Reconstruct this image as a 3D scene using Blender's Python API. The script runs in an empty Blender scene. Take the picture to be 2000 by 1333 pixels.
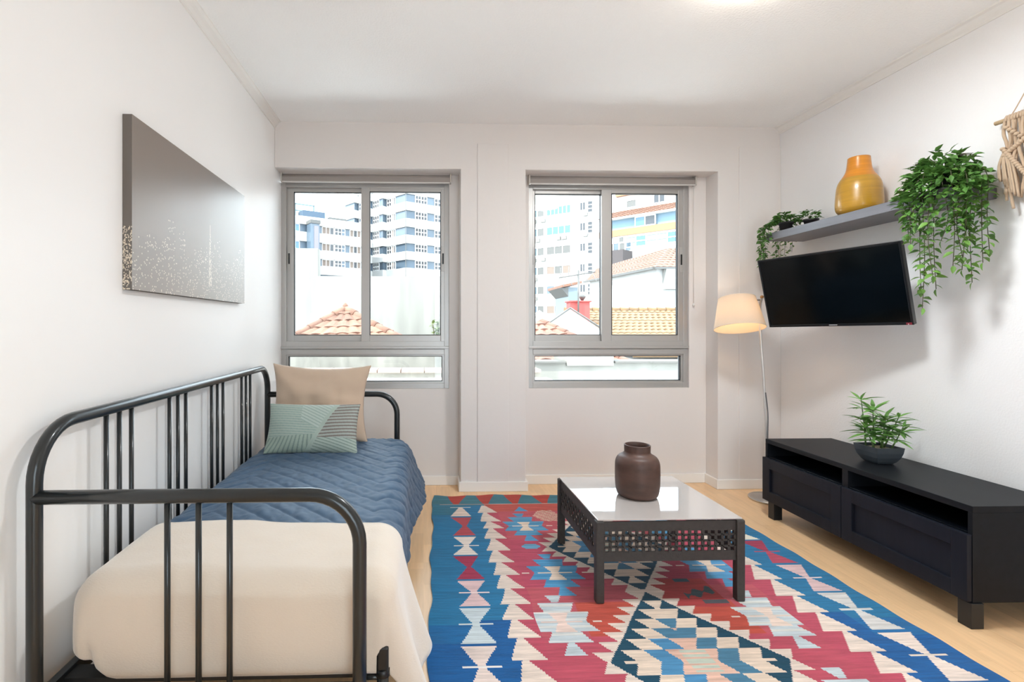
import bpy, bmesh, math, random
import numpy as np
from mathutils import Vector, Matrix, Euler, noise

random.seed(7)
SC = bpy.context.scene
COL = SC.collection
PI = math.pi

# ------------------------------------------------------------------ camera
cam = bpy.data.cameras.new('camera')
cam.sensor_width = 36.0
cam.lens = 18.0                      # 1000 px of a 2000 px wide frame
cam.shift_x = (1000 - 856) / 2000.0
cam.shift_y = -(666.5 - 637) / 2000.0
cam.clip_end = 500
camo = bpy.data.objects.new('camera', cam)
COL.objects.link(camo)
camo.location = (0, 0, 1.19)
camo.rotation_euler = (PI / 2, 0, -math.atan(0.031))
SC.camera = camo

# ------------------------------------------------------------------ view, world, sun
SC.view_settings.view_transform = 'Standard'
SC.view_settings.look = 'None'
SC.view_settings.gamma = 1.0
SC.view_settings.use_curve_mapping = False
SC.view_settings.exposure = 1.27
SC.cycles.max_bounces = 14
SC.cycles.diffuse_bounces = 9
SC.cycles.glossy_bounces = 6
SC.cycles.transmission_bounces = 8
SC.cycles.transparent_max_bounces = 16
SC.cycles.sample_clamp_indirect = 12

SKY = 3.8
w = bpy.data.worlds.new('sky')
SC.world = w
w.use_nodes = True
bg = w.node_tree.nodes['Background']
bg.inputs['Color'].default_value = (0.80, 0.90, 1.0, 1)
bg.inputs['Strength'].default_value = SKY

sun = bpy.data.lights.new('sun', 'SUN')
sun.energy = 4.5
sun.angle = 0.01
sun.color = (1.0, 0.95, 0.87)
suno = bpy.data.objects.new('sun', sun)
COL.objects.link(suno)
suno.rotation_euler = Vector((.70, .42, -.85)).to_track_quat('-Z', 'Y').to_euler()

def portal(name, x0, x1, z0, z1, y):
    l = bpy.data.lights.new(name, 'AREA')
    l.shape = 'RECTANGLE'
    l.size = x1 - x0
    l.size_y = z1 - z0
    l.cycles.is_portal = True
    o = bpy.data.objects.new(name, l)
    COL.objects.link(o)
    o.location = ((x0 + x1) / 2, y, (z0 + z1) / 2)
    o.rotation_euler = (-PI / 2, 0, 0)
portal('window_portal', -1.04, 0.2, 0.72, 2.26, 3.99)
portal('window_portal', 0.79, 2.04, 0.72, 2.26, 3.99)
portal('fill_portal', .20, 1.60, .06, 2.15, -1.80)  # portal of the added fill opening
COL.objects['fill_portal'].rotation_euler = (PI / 2, 0, 0)

# ------------------------------------------------------------------ helpers
def lin(c):
    if isinstance(c, str):
        c = [int(c[i:i + 2], 16) / 255 for i in (0, 2, 4)]
    return tuple(v / 12.92 if v <= 0.04045 else ((v + 0.055) / 1.055) ** 2.4 for v in c)

MATS = {}
def mat(name, col, rough=0.6, metal=0.0, spec=0.5, bump=0.0, bscale=60.0, var=0.0, vscale=4.0,
        stretch=(1, 1, 1), coat=0.0, emit=None, estr=0.0, rand=0.0, sheen=0.0, trans=0.0, detail=4.0):
    if name in MATS:
        return MATS[name]
    m = bpy.data.materials.new(name)
    m.use_nodes = True
    nt = m.node_tree
    N = nt.nodes
    L = nt.links
    b = N['Principled BSDF']
    c = lin(col) + (1,)
    b.inputs['Base Color'].default_value = c
    b.inputs['Roughness'].default_value = rough
    b.inputs['Metallic'].default_value = metal
    b.inputs['Specular IOR Level'].default_value = spec
    b.inputs['Coat Weight'].default_value = coat
    b.inputs['Sheen Weight'].default_value = sheen
    if emit is not None:
        b.inputs['Emission Color'].default_value = lin(emit) + (1,)
        b.inputs['Emission Strength'].default_value = estr
    if bump or var:
        tc = N.new('ShaderNodeTexCoord')
        mp = N.new('ShaderNodeMapping')
        mp.inputs['Scale'].default_value = stretch
        L.new(tc.outputs['Object'], mp.inputs['Vector'])
    if var:
        n = N.new('ShaderNodeTexNoise')
        n.inputs['Scale'].default_value = vscale
        n.inputs['Detail'].default_value = detail
        L.new(mp.outputs['Vector'], n.inputs['Vector'])
        r = N.new('ShaderNodeMapRange')
        r.inputs['From Min'].default_value = 0.3
        r.inputs['From Max'].default_value = 0.7
        r.inputs['To Min'].default_value = 1 - var
        r.inputs['To Max'].default_value = 1 + var
        L.new(n.outputs['Fac'], r.inputs['Value'])
        src = r.outputs['Result']
    if rand:
        oi = N.new('ShaderNodeObjectInfo')
        r2 = N.new('ShaderNodeMapRange')
        r2.inputs['To Min'].default_value = 1 - rand
        r2.inputs['To Max'].default_value = 1 + rand
        L.new(oi.outputs['Random'], r2.inputs['Value'])
        if var:
            mm = N.new('ShaderNodeMath')
            mm.operation = 'MULTIPLY'
            L.new(src, mm.inputs[0])
            L.new(r2.outputs['Result'], mm.inputs[1])
            src = mm.outputs[0]
        else:
            src = r2.outputs['Result']
    if var or rand:
        mx = N.new('ShaderNodeVectorMath')
        mx.operation = 'SCALE'
        mx.inputs[0].default_value = c[:3]
        L.new(src, mx.inputs['Scale'])
        L.new(mx.outputs['Vector'], b.inputs['Base Color'])
    if bump:
        n2 = N.new('ShaderNodeTexNoise')
        n2.inputs['Scale'].default_value = bscale
        n2.inputs['Detail'].default_value = 3
        L.new(mp.outputs['Vector'], n2.inputs['Vector'])
        bp = N.new('ShaderNodeBump')
        bp.inputs['Strength'].default_value = bump
        bp.inputs['Distance'].default_value = 0.004
        L.new(n2.outputs['Fac'], bp.inputs['Height'])
        L.new(bp.outputs['Normal'], b.inputs['Normal'])
    if trans:
        tr = N.new('ShaderNodeBsdfTranslucent')
        tr.inputs['Color'].default_value = c
        ms = N.new('ShaderNodeMixShader')
        ms.inputs['Fac'].default_value = trans
        L.new(b.outputs[0], ms.inputs[1])
        L.new(tr.outputs[0], ms.inputs[2])
        L.new(ms.outputs[0], N['Material Output'].inputs['Surface'])
    MATS[name] = m
    return m

def attr_mat(name, rough=0.9, bump=0.0, bscale=200, stretch=(1, 1, 1), var=0.0, vscale=10, vstretch=(1, 1, 1), spec=0.3, sheen=0.0, coat=0.0):
    m = mat(name, 'ffffff', rough, spec=spec, bump=bump, bscale=bscale, stretch=stretch, sheen=sheen, coat=coat)
    nt = m.node_tree
    N, L = nt.nodes, nt.links
    a = N.new('ShaderNodeAttribute')
    a.attribute_name = 'Col'
    out = a.outputs['Color']
    b = N['Principled BSDF']
    if var:
        tc = N.new('ShaderNodeTexCoord')
        mp = N.new('ShaderNodeMapping')
        mp.inputs['Scale'].default_value = vstretch
        L.new(tc.outputs['Object'], mp.inputs['Vector'])
        n = N.new('ShaderNodeTexNoise')
        n.inputs['Scale'].default_value = vscale
        n.inputs['Detail'].default_value = 5
        n.inputs['Roughness'].default_value = 0.7
        L.new(mp.outputs['Vector'], n.inputs['Vector'])
        r = N.new('ShaderNodeMapRange')
        r.inputs['From Min'].default_value = 0.3
        r.inputs['From Max'].default_value = 0.7
        r.inputs['To Min'].default_value = 1 - var
        r.inputs['To Max'].default_value = 1 + var
        L.new(n.outputs['Fac'], r.inputs['Value'])
        v = N.new('ShaderNodeVectorMath')
        v.operation = 'SCALE'
        L.new(out, v.inputs[0])
        L.new(r.outputs['Result'], v.inputs['Scale'])
        out = v.outputs['Vector']
    L.new(out, b.inputs['Base Color'])
    return m

class MB:
    """collects shapes; build() links them as one mesh object"""
    def __init__(s):
        s.v, s.f, s.sm = [], [], []
    def add(s, vs, fs, smooth=False):
        o = len(s.v)
        s.v += [tuple(v) for v in vs]
        s.f += [tuple(i + o for i in f) for f in fs]
        s.sm += [smooth] * len(fs)
        return s
    def box(s, a, b, bev=0.0):
        x0, y0, z0 = [min(a[i], b[i]) for i in range(3)]
        x1, y1, z1 = [max(a[i], b[i]) for i in range(3)]
        if bev <= 0:
            vs = [(x, y, z) for z in (z0, z1) for y in (y0, y1) for x in (x0, x1)]
            return s.add(vs, [(0, 2, 3, 1), (4, 5, 7, 6), (0, 1, 5, 4), (2, 6, 7, 3), (0, 4, 6, 2), (1, 3, 7, 5)])
        bm = bmesh.new()
        bmesh.ops.create_cube(bm, size=1)
        for v in bm.verts:
            v.co = ((x0 + x1) / 2 + v.co.x * (x1 - x0), (y0 + y1) / 2 + v.co.y * (y1 - y0), (z0 + z1) / 2 + v.co.z * (z1 - z0))
        bmesh.ops.bevel(bm, geom=bm.edges[:], offset=bev, segments=2, profile=0.6, affect='EDGES')
        bm.verts.index_update()
        s.add([v.co[:] for v in bm.verts], [[v.index for v in f.verts] for f in bm.faces])
        bm.free()
        return s
    def prism(s, poly, z0, z1):
        n = len(poly)
        vs = [(p[0], p[1], z0) for p in poly] + [(p[0], p[1], z1) for p in poly]
        fs = [tuple(range(n - 1, -1, -1)), tuple(range(n, 2 * n))]
        fs += [(i, (i + 1) % n, n + (i + 1) % n, n + i) for i in range(n)]
        return s.add(vs, fs)
    def extr(s, poly, axis, a0, a1):
        """poly of 2-D points in the other two axes, extruded along axis"""
        n = len(poly)
        def mk(p, a):
            q = list(p)
            q.insert(axis, a)
            return tuple(q)
        vs = [mk(p, a0) for p in poly] + [mk(p, a1) for p in poly]
        fs = [tuple(range(n - 1, -1, -1)), tuple(range(n, 2 * n))]
        fs += [(i, (i + 1) % n, n + (i + 1) % n, n + i) for i in range(n)]
        return s.add(vs, fs)
    def tube(s, pts, r, seg=10, cap=True, taper=None):
        P = [Vector(p) for p in pts]
        n = len(P)
        rad = (lambda i: r) if taper is None else (lambda i: r + (taper - r) * i / (n - 1))
        up = Vector((0, 0, 1)) if abs((P[1] - P[0]).normalized().z) < 0.9 else Vector((1, 0, 0))
        vs = []
        t0 = (P[1] - P[0]).normalized()
        nrm = t0.cross(up).normalized()
        for i in range(n):
            t = (P[min(i + 1, n - 1)] - P[max(i - 1, 0)]).normalized()
            nrm = (nrm - t * nrm.dot(t)).normalized()
            bn = t.cross(nrm)
            for k in range(seg):
                a = 2 * PI * k / seg
                vs.append(P[i] + (nrm * math.cos(a) + bn * math.sin(a)) * rad(i))
        fs = []
        for i in range(n - 1):
            for k in range(seg):
                a, b = i * seg + k, i * seg + (k + 1) % seg
                fs.append((a, b, b + seg, a + seg))
        s.add(vs, fs, True)
        if cap:
            o = len(s.v) - n * seg
            s.f += [tuple(o + k for k in range(seg - 1, -1, -1)), tuple(o + (n - 1) * seg + k for k in range(seg))]
            s.sm += [False, False]
        return s
    def lathe(s, prof, c=(0, 0, 0), seg=40, R=None):
        n = len(prof)
        vs = []
        for (r, z) in prof:
            for k in range(seg):
                a = 2 * PI * k / seg
                v = Vector((r * math.cos(a), r * math.sin(a), z))
                if R is not None:
                    v = R @ v
                vs.append(v + Vector(c))
        fs = [(i * seg + k, i * seg + (k + 1) % seg, (i + 1) * seg + (k + 1) % seg, (i + 1) * seg + k) for i in range(n - 1) for k in range(seg)]
        return s.add(vs, fs, True)
    def build(s, name, m, parent=None, loc=None, autos=False):
        me = bpy.data.meshes.new(name)
        off = list(loc) if loc is not None else (list(parent['_base']) if parent is not None and '_base' in parent else (0, 0, 0))
        off = Vector(off)
        me.from_pydata([(v[0] - off.x, v[1] - off.y, v[2] - off.z) for v in s.v], [], s.f)
        me.polygons.foreach_set('use_smooth', s.sm)
        me.materials.append(m)
        me.update()
        o = bpy.data.objects.new(name, me)
        COL.objects.link(o)
        if parent is not None:
            o.parent = parent
        elif loc is not None:
            o.location = loc
        return o

BASES = []
def thing(name, label, cat, loc=(0, 0, 0), group=None, rot=None):
    """an Empty at the thing's base; parts given in world coordinates are stored relative to it"""
    o = bpy.data.objects.new(name, None)
    o.empty_display_size = 0.05
    COL.objects.link(o)
    o.location = loc
    o['label'] = label
    o['category'] = cat
    if group:
        o['group'] = group
    if rot is None:
        o['_base'] = list(loc)
        BASES.append(o)
    else:
        o.rotation_euler = rot
    return o
def tag(o, label, cat, group=None, kind=None):
    o['label'] = label
    o['category'] = cat
    if group:
        o['group'] = group
    if kind:
        o['kind'] = kind
    return o
def struct(o, label=None):
    o['kind'] = 'structure'
    if label:
        o['label'] = label
    return o
def B(*boxes, bev=0.0):
    m = MB()
    for a, b in boxes:
        m.box(a, b, bev)
    return m
def copy_of(o, parent=None, name=None):
    c = o.copy()
    COL.objects.link(c)
    c.parent = parent
    return c
def arc(c, r, a0, a1, n, plane='yz', fixed=0.0):
    out = []
    for i in range(n + 1):
        a = a0 + (a1 - a0) * i / n
        p, q = c[0] + r * math.cos(a), c[1] + r * math.sin(a)
        out.append((fixed, p, q) if plane == 'yz' else (p, fixed, q))
    return out

# ------------------------------------------------------------------ materials
M_WALL = mat('white_paint', 'f3f1ef', 0.55, bump=0.10, bscale=35, spec=0.35)
M_WALLL = mat('white_smooth_paint', 'f5f4f3', 0.38, bump=0.02, bscale=20, spec=0.45)
M_STUCCO = mat('white_stucco', 'ecebeb', 0.7, bump=0.30, bscale=110, spec=0.3)
M_FAR = mat('white_rough_plaster', 'e0dad6', 0.6, bump=0.35, bscale=14, spec=0.3)
M_CEIL = mat('ceiling_stipple', 'f8f8f7', 0.8, bump=0.8, bscale=90, spec=0.2)
M_TRIM = mat('white_trim', 'eae7e3', 0.45)
M_ALU = mat('brushed_aluminium', 'b4b1ae', 0.38, metal=0.55, bump=0.02, bscale=200, stretch=(1, 1, 30))
M_GASKET = mat('black_gasket', '2a2a2b', 0.6)
M_DARKMETAL = mat('charcoal_powder_coat', '2b2e2f', 0.28, metal=0.3, coat=0.25, bump=0.01, bscale=300)
M_BLACKP = mat('black_plastic', '121314', 0.4)
M_CHROME = mat('brushed_steel', 'c9c7c4', 0.25, metal=1.0)

def glass_mat():
    m = bpy.data.materials.new('window_glass')
    m.use_nodes = True
    N, L = m.node_tree.nodes, m.node_tree.links
    N.remove(N['Principled BSDF'])
    t = N.new('ShaderNodeBsdfTransparent')
    t.inputs['Color'].default_value = (0.93, 0.96, 0.96, 1)
    g = N.new('ShaderNodeBsdfGlossy')
    g.inputs['Roughness'].default_value = 0.0
    lw = N.new('ShaderNodeFresnel')
    lw.inputs['IOR'].default_value = 1.35
    ms = N.new('ShaderNodeMixShader')
    L.new(lw.outputs[0], ms.inputs['Fac'])
    L.new(t.outputs[0], ms.inputs[1])
    L.new(g.outputs[0], ms.inputs[2])
    L.new(ms.outputs[0], N['Material Output'].inputs['Surface'])
    return m
M_GLASS = glass_mat()

# ------------------------------------------------------------------ room shell
XL, XR, YN, YF, YP, ZC = -1.05, 2.62, -1.7, 3.83, 3.67, 2.645
NW = (.20, 1.60, .06, 2.15)          # added opening in the wall behind the camera, for fill daylight

def floor_mat():
    m = mat('oak_laminate', 'e9c194', 0.33, spec=0.45, var=0.06, vscale=9, stretch=(6, 0.5, 1), rand=0.05, bump=0.02, bscale=60)
    N, L = m.node_tree.nodes, m.node_tree.links
    b = N['Principled BSDF']
    src = b.inputs['Base Color'].links[0].from_socket
    tc = N.new('ShaderNodeTexCoord')
    sx = N.new('ShaderNodeSeparateXYZ')
    L.new(tc.outputs['Object'], sx.inputs[0])
    oi = N.new('ShaderNodeObjectInfo')
    # three strips to a board, each broken into short staves of its own tone
    fx = N.new('ShaderNodeMath'); fx.operation = 'MULTIPLY'; fx.inputs[1].default_value = 1 / 0.064
    L.new(sx.outputs['X'], fx.inputs[0])
    fl = N.new('ShaderNodeMath'); fl.operation = 'FLOOR'
    L.new(fx.outputs[0], fl.inputs[0])
    off = N.new('ShaderNodeMath'); off.operation = 'MULTIPLY_ADD'; off.inputs[1].default_value = 0.37
    L.new(fl.outputs[0], off.inputs[0])
    fy = N.new('ShaderNodeMath'); fy.operation = 'MULTIPLY'; fy.inputs[1].default_value = 1 / 0.42
    L.new(sx.outputs['Y'], fy.inputs[0])
    L.new(fy.outputs[0], off.inputs[2])
    fl2 = N.new('ShaderNodeMath'); fl2.operation = 'FLOOR'
    L.new(off.outputs[0], fl2.inputs[0])
    cb = N.new('ShaderNodeCombineXYZ')
    L.new(fl.outputs[0], cb.inputs[0]); L.new(fl2.outputs[0], cb.inputs[1]); L.new(oi.outputs['Random'], cb.inputs[2])
    wn = N.new('ShaderNodeTexWhiteNoise')
    L.new(cb.outputs[0], wn.inputs['Vector'])
    mr = N.new('ShaderNodeMapRange'); mr.inputs['To Min'].default_value = 0.93; mr.inputs['To Max'].default_value = 1.06
    L.new(wn.outputs['Value'], mr.inputs['Value'])
    sc = N.new('ShaderNodeVectorMath'); sc.operation = 'SCALE'
    L.new(src, sc.inputs[0]); L.new(mr.outputs[0], sc.inputs['Scale'])
    L.new(sc.outputs['Vector'], b.inputs['Base Color'])
    return m
M_FLOOR = floor_mat()
M_SUBFLOOR = mat('dark_joint', '8a6a4c', 0.8)
floor = struct(B(((XL - .1, YN - .1, -.12), (XR + .1, YF + .2, -.009))).build('floor', M_SUBFLOOR))
PW, PL = 0.192, 1.285
full = MB().box((-PW / 2 + .0003, -PL / 2 + .0003, -.009), (PW / 2 - .0003, PL / 2 - .0003, 0))
pmesh = full.build('plank', M_FLOOR, floor)
first = True
cnt = int((XR - XL) / PW) + 1
for i in range(cnt):
    xa = XL + i * PW
    wd = min(PW, XR - xa)
    y = YN - (i * 0.43) % PL
    while y < YF:
        a, b = max(y, YN), min(y + PL, YF)
        if b - a > 0.02:
            if abs(wd - PW) < 1e-6 and abs(b - a - PL) < 1e-6:
                if first:
                    o = pmesh
                    first = False
                else:
                    o = copy_of(pmesh, floor)
                o.location = (xa + PW / 2, (a + b) / 2, 0)
            elif wd > 0.01:
                o = MB().box((-wd / 2 + .0003, -(b - a) / 2 + .0003, -.009), (wd / 2 - .0003, (b - a) / 2 - .0003, 0)).build('plank', M_FLOOR, floor)
                o.location = (xa + wd / 2, (a + b) / 2, 0)
        y += PL

struct(B(((XL - .12, YN - .12, ZC), (XR + .12, YF + .22, ZC + .12))).build('ceiling', M_CEIL))
struct(B(((XL - .12, YN - .12, -.1), (XL, YF + .22, ZC + .05))).build('wall_left', M_WALLL))
struct(B(((XR, YN - .12, -.1), (XR + .12, YF + .22, ZC + .05))).build('wall_right', M_STUCCO))
struct(B(((XL, YN - .12, -.1), (NW[0], YN, ZC + .05)), ((NW[1], YN - .12, -.1), (XR, YN, ZC + .05)),
         ((NW[0], YN - .12, NW[3]), (NW[1], YN, ZC + .05)), ((NW[0], YN - .12, -.1), (NW[1], YN, NW[2]))).build('wall_near', M_WALL))

W1 = (-1.05, 0.20)
W2 = (0.80, 2.025)
WZ0, WZ1 = 0.72, 2.317
wf = MB()
YB = 4.0
wf.box((XL, YF, -.1), (XR, YB, WZ0))
wf.box((XL, YF, WZ1), (XR, YB, ZC + .05))
wf.box((W1[1], YF, WZ0), (W2[0], YB, WZ1))
wf.box((W2[1], YF, WZ0), (XR, YB, WZ1))
wf.box((XL, YP, WZ1), (XR, YF, ZC + .02), 0.006)            # beam over the recesses
wf.box((0.275, YP, -.05), (0.745, YF, WZ1 + .01), 0.006)      # pier between the windows
wf.box((0.395, YP - .008, 0), (0.618, YP + .02, 2.50), 0.003)  # slightly proud strip on the pier
wf.box((2.155, YP, -.05), (XR, YF, WZ1 + .01), 0.006)
wf.box((2.31, YP - .006, 0), (XR, YP + .02, 2.50), 0.003)
struct(wf.build('wall_far', M_FAR))

def baseboard(name, runs, m=M_TRIM, h=0.070, t=0.014):
    mb = MB()
    for (x0, y0, x1, y1) in runs:
        mb.box((x0, y0, 0.0005), (x1, y1, h), 0.003)
    return struct(mb.build(name, m))
t = .014
baseboard('baseboard_far', [(XL + t, YF - t, .275 - t, YF), (.275 - t, YP - t, .745 + t, YP), (.275 - t, YP, .275, YF), (.745, YP, .745 + t, YF),
                            (.745 + t, YF - t, 2.155 - t, YF), (2.155 - t, YP, 2.155, YF), (2.155 - t, YP - t, XR - t, YP)])
baseboard('baseboard_left', [(XL, YN, XL + t, YF)])
baseboard('baseboard_right', [(XR - t, YN, XR, YP)])

def crown(name, side):
    # small stepped cove where wall and ceiling meet
    prof = [(0, 0), (0, -.050), (.006, -.050), (.008, -.040), (.020, -.028), (.030, -.014), (.042, -.008), (.044, 0)]
    mb = MB()
    if side == 'l':
        mb.extr([(XL + p[0], ZC + p[1]) for p in prof], 1, YN, YP)
    elif side == 'r':
        mb.extr([(XR - p[0], ZC + p[1]) for p in prof], 1, YN, YP)
    else:
        mb.extr([(YP - p[0] * .5, ZC + p[1] * .6) for p in prof], 0, XL + .044, XR - .044)
    return struct(mb.build(name, M_TRIM))
crown('trim_1', 'l')
crown('trim_2', 'r')

# ------------------------------------------------------------------ windows
def window(name, x0, x1, gl):
    """gl: left glass x0,x1, right glass x0,x1"""
    root = bpy.data.objects.new(name, None)
    COL.objects.link(root)
    root.location = (x0, YF, WZ0)
    root['_base'] = [x0, YF, WZ0]
    BASES.append(root)
    root['kind'] = 'structure'
    root['label'] = 'aluminium sliding window with a fixed pane below'
    ya, yb = YF + .015, YF + .10
    zr0, zr1 = 0.985, 1.085            # transom between slider and fixed pane
    f = MB()
    f.box((x0, ya, WZ0), (x0 + .035, yb, 2.26), .002)
    f.box((x1 - .035, ya, WZ0), (x1, yb, 2.26), .002)
    f.box((x0 + .035, ya, 2.225), (x1 - .035, yb, 2.26), .002)
    f.box((x0 + .035, ya, WZ0), (x1 - .035, yb, .76), .002)
    f.box((x0 + .035, ya - .004, zr0 - .01), (x1 - .035, yb, zr0 + .03), .002)
    f.box((x0 + .0, ya - .018, zr0 + .035), (x1 + .0, yb, zr0 + .052), .002)
    f.box((x0 + .035, ya, zr0 + .03), (x1 - .035, yb, zr1 - .01), .002)
    f.box((x0, yb, WZ0), (x1, YB, WZ0 + .02))
    f.build('frame', M_ALU, root)
    for k, (a, b) in enumerate(((gl[0], gl[1]), (gl[2], gl[3]))):
        y0 = ya + (.004 if k == 1 else .034)
        y1 = y0 + .026
        sa = (x0 + .020 if k == 0 else gl[1] - .005)
        sb = (gl[2] - .012 if k == 0 else x1 - .020)
        s = MB()
        s.box((sa, y0, zr1 - .02), (a, y1, 2.235), .003)
        s.box((b, y0, zr1 - .02), (sb, y1, 2.235), .003)
        s.box((a, y0, 2.198), (b, y1, 2.235), .003)
        s.box((a, y0, zr1 - .02), (b, y1, 1.12), .003)
        so = s.build('sash', M_ALU, root)
        g = MB()
        e = .0045
        g.box((a, y0 - .001, 1.12), (a + e, y1, 2.198)); g.box((b - e, y0 - .001, 1.12), (b, y1, 2.198))
        g.box((a, y0 - .001, 1.12), (b, y1, 1.12 + e)); g.box((a, y0 - .001, 2.198 - e), (b, y1, 2.198))
        go = g.build('gasket', M_GASKET, so, loc=root['_base'])
        p = MB().box((a + .001, y0 + .010, 1.121), (b - .001, y0 + .014, 2.197))
        p.build('pane', M_GLASS, so, loc=root['_base'])
        lx = (sa + a) / 2 - .002 if k == 0 else (b + sb) / 2 - .004
        lt = MB().box((lx - .011, y0 - .006, 1.60), (lx + .011, y0 + .002, 1.79), .002)
        lo = lt.build('latch', mat('latch_grey', 'b5b2ae', .4, metal=.3), so, loc=root['_base'])
        MB().box((lx - .006, y0 - .008, 1.655), (lx + .006, y0, 1.735)).build('latch_slot', M_BLACKP, so, loc=root['_base'])
    g = MB()
    xa, xb = x0 + .05, x1 - .05
    g2 = MB()
    g2.box((x0 + .035, ya + .01, .76), (xa, ya + .05, zr0 - .01)); g2.box((xb, ya + .01, .76), (x1 - .035, ya + .05, zr0 - .01))
    g2.box((xa, ya + .01, .76), (xb, ya + .05, .772)); g2.box((xa, ya + .01, zr0 - .022), (xb, ya + .05, zr0 - .01))
    g2.build('bead', M_ALU, root)
    e = .005
    za, zb = .772, zr0 - .022
    g.box((xa, ya + .02, za), (xa + e, ya + .045, zb)); g.box((xb - e, ya + .02, za), (xb, ya + .045, zb))
    g.box((xa, ya + .02, za), (xb, ya + .045, za + e)); g.box((xa, ya + .02, zb - e), (xb, ya + .045, zb))
    g.build('gasket', M_GASKET, root)
    MB().box((xa + .001, ya + .03, za + .001), (xb - .001, ya + .034, zb - .001)).build('pane', M_GLASS, root)
    return root
window('window_1', W1[0], W1[1], (-.965, -.453, -.395, .138))
window('window_2', W2[0], W2[1], (.857, 1.366, 1.437, 1.948))

def fill_opening():  # invented glazing, brightens the room from behind the camera
    x0, x1, z0, z1 = NW
    root = bpy.data.objects.new('fill_window', None)
    COL.objects.link(root)
    root.location = (x0, YN, z0)
    root['_base'] = [x0, YN, z0]
    BASES.append(root)
    root['kind'] = 'structure'
    root['label'] = 'added glazed opening behind the viewpoint that lets in fill daylight'
    f = MB()
    n = 3
    for i in range(n + 1):
        x = x0 + (x1 - x0) * i / n
        f.box((max(x0, x - .03), YN - .09, z0), (min(x1, x + .03), YN - .03, z1), .002)
    f.box((x0, YN - .09, z0), (x1, YN - .03, z0 + .06), .002)
    f.box((x0, YN - .09, z1 - .05), (x1, YN - .03, z1), .002)
    f.build('frame', M_ALU, root)
    for i in range(n):
        a, b = x0 + (x1 - x0) * i / n + .03, x0 + (x1 - x0) * (i + 1) / n - .03
        MB().box((a, YN - .062, z0 + .06), (b, YN - .058, z1 - .05)).build('pane', M_GLASS, root)
fill_opening()

M_BLIND = mat('taupe_blind_fabric', '9a928d', .8, bump=.05, bscale=300)
def blind(x0, x1, label):
    zc = 2.285
    yb = YF - .022
    r = thing('roller_blind', label, 'blind', (x0, yb, zc), 'roller blinds')
    mb = MB()
    mb.tube([(x0 + .012, yb, zc), (x1 - .012, yb, zc)], .026, 20)
    mb.build('blind_roll', M_BLIND, r)
    MB().box((x0 + .012, yb - .026, zc - .034), (x1 - .012, yb - .020, zc + .001), .002).build('blind_cloth', M_BLIND, r)
    MB().box((x0 + .012, yb - .031, zc - .042), (x1 - .012, yb - .017, zc - .032), .003).build('bottom_bar', mat('blind_bar', 'c9c5c1', .5), r)
    for x in (x0, x1 - .012):
        MB().box((x, yb - .03, zc - .036), (x + .012, YF, zc + .031), .003).build('bracket', mat('blind_bracket', 'b9b3ab', .5), r)
    return r
blind(-1.04, .215, 'taupe roller blind rolled up above the window behind the daybed')
b2 = blind(.79, 2.06, 'taupe roller blind rolled up above the window nearest the floor lamp')
MB().tube([(2.045, YF - .035, 2.26), (2.05, YF - .02, 1.9), (2.055, YF - .012, 1.36)], .0018, 6).build('pull_cord', mat('cord_white', 'e6e2dc', .7), b2)
MB().lathe([(0, -.012), (.006, -.010), (.007, 0), (.004, .012), (0, .013)], (2.055, YF - .012, 1.35), 12).build('cord_end', mat('cord_white', 'e6e2dc', .7), b2)

# ------------------------------------------------------------------ ceiling lamp
CLX, CLY = 1.38, 1.985
cl = thing('ceiling_lamp', 'round glowing ceiling light at the top edge of the picture', 'lamp', (CLX, CLY, ZC))
MB().lathe([(0, 0), (.15, 0), (.15, -.02), (.14, -.022), (0, -.022)], (CLX, CLY, ZC), 40).build('base_plate', mat('lamp_white_metal', 'efeeec', .4), cl)
MB().lathe([(.17, -.022), (.172, -.035), (.165, -.055), (.14, -.075), (.10, -.088), (.05, -.095), (0, -.097)], (CLX, CLY, ZC), 48).build(
    'glass_dome', mat('lit_opal_glass', 'ffffff', .4, emit='fff3e2', estr=6.0), cl)
ll = bpy.data.lights.new('ceiling_lamp_light', 'AREA')
ll.shape = 'DISK'
ll.size = .34
ll.energy = 13
ll.color = (.88, .95, 1.0)
llo = bpy.data.objects.new('ceiling_lamp_light', ll)
COL.objects.link(llo)
llo.parent = cl
llo.location = (0, 0, -.103)

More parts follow.
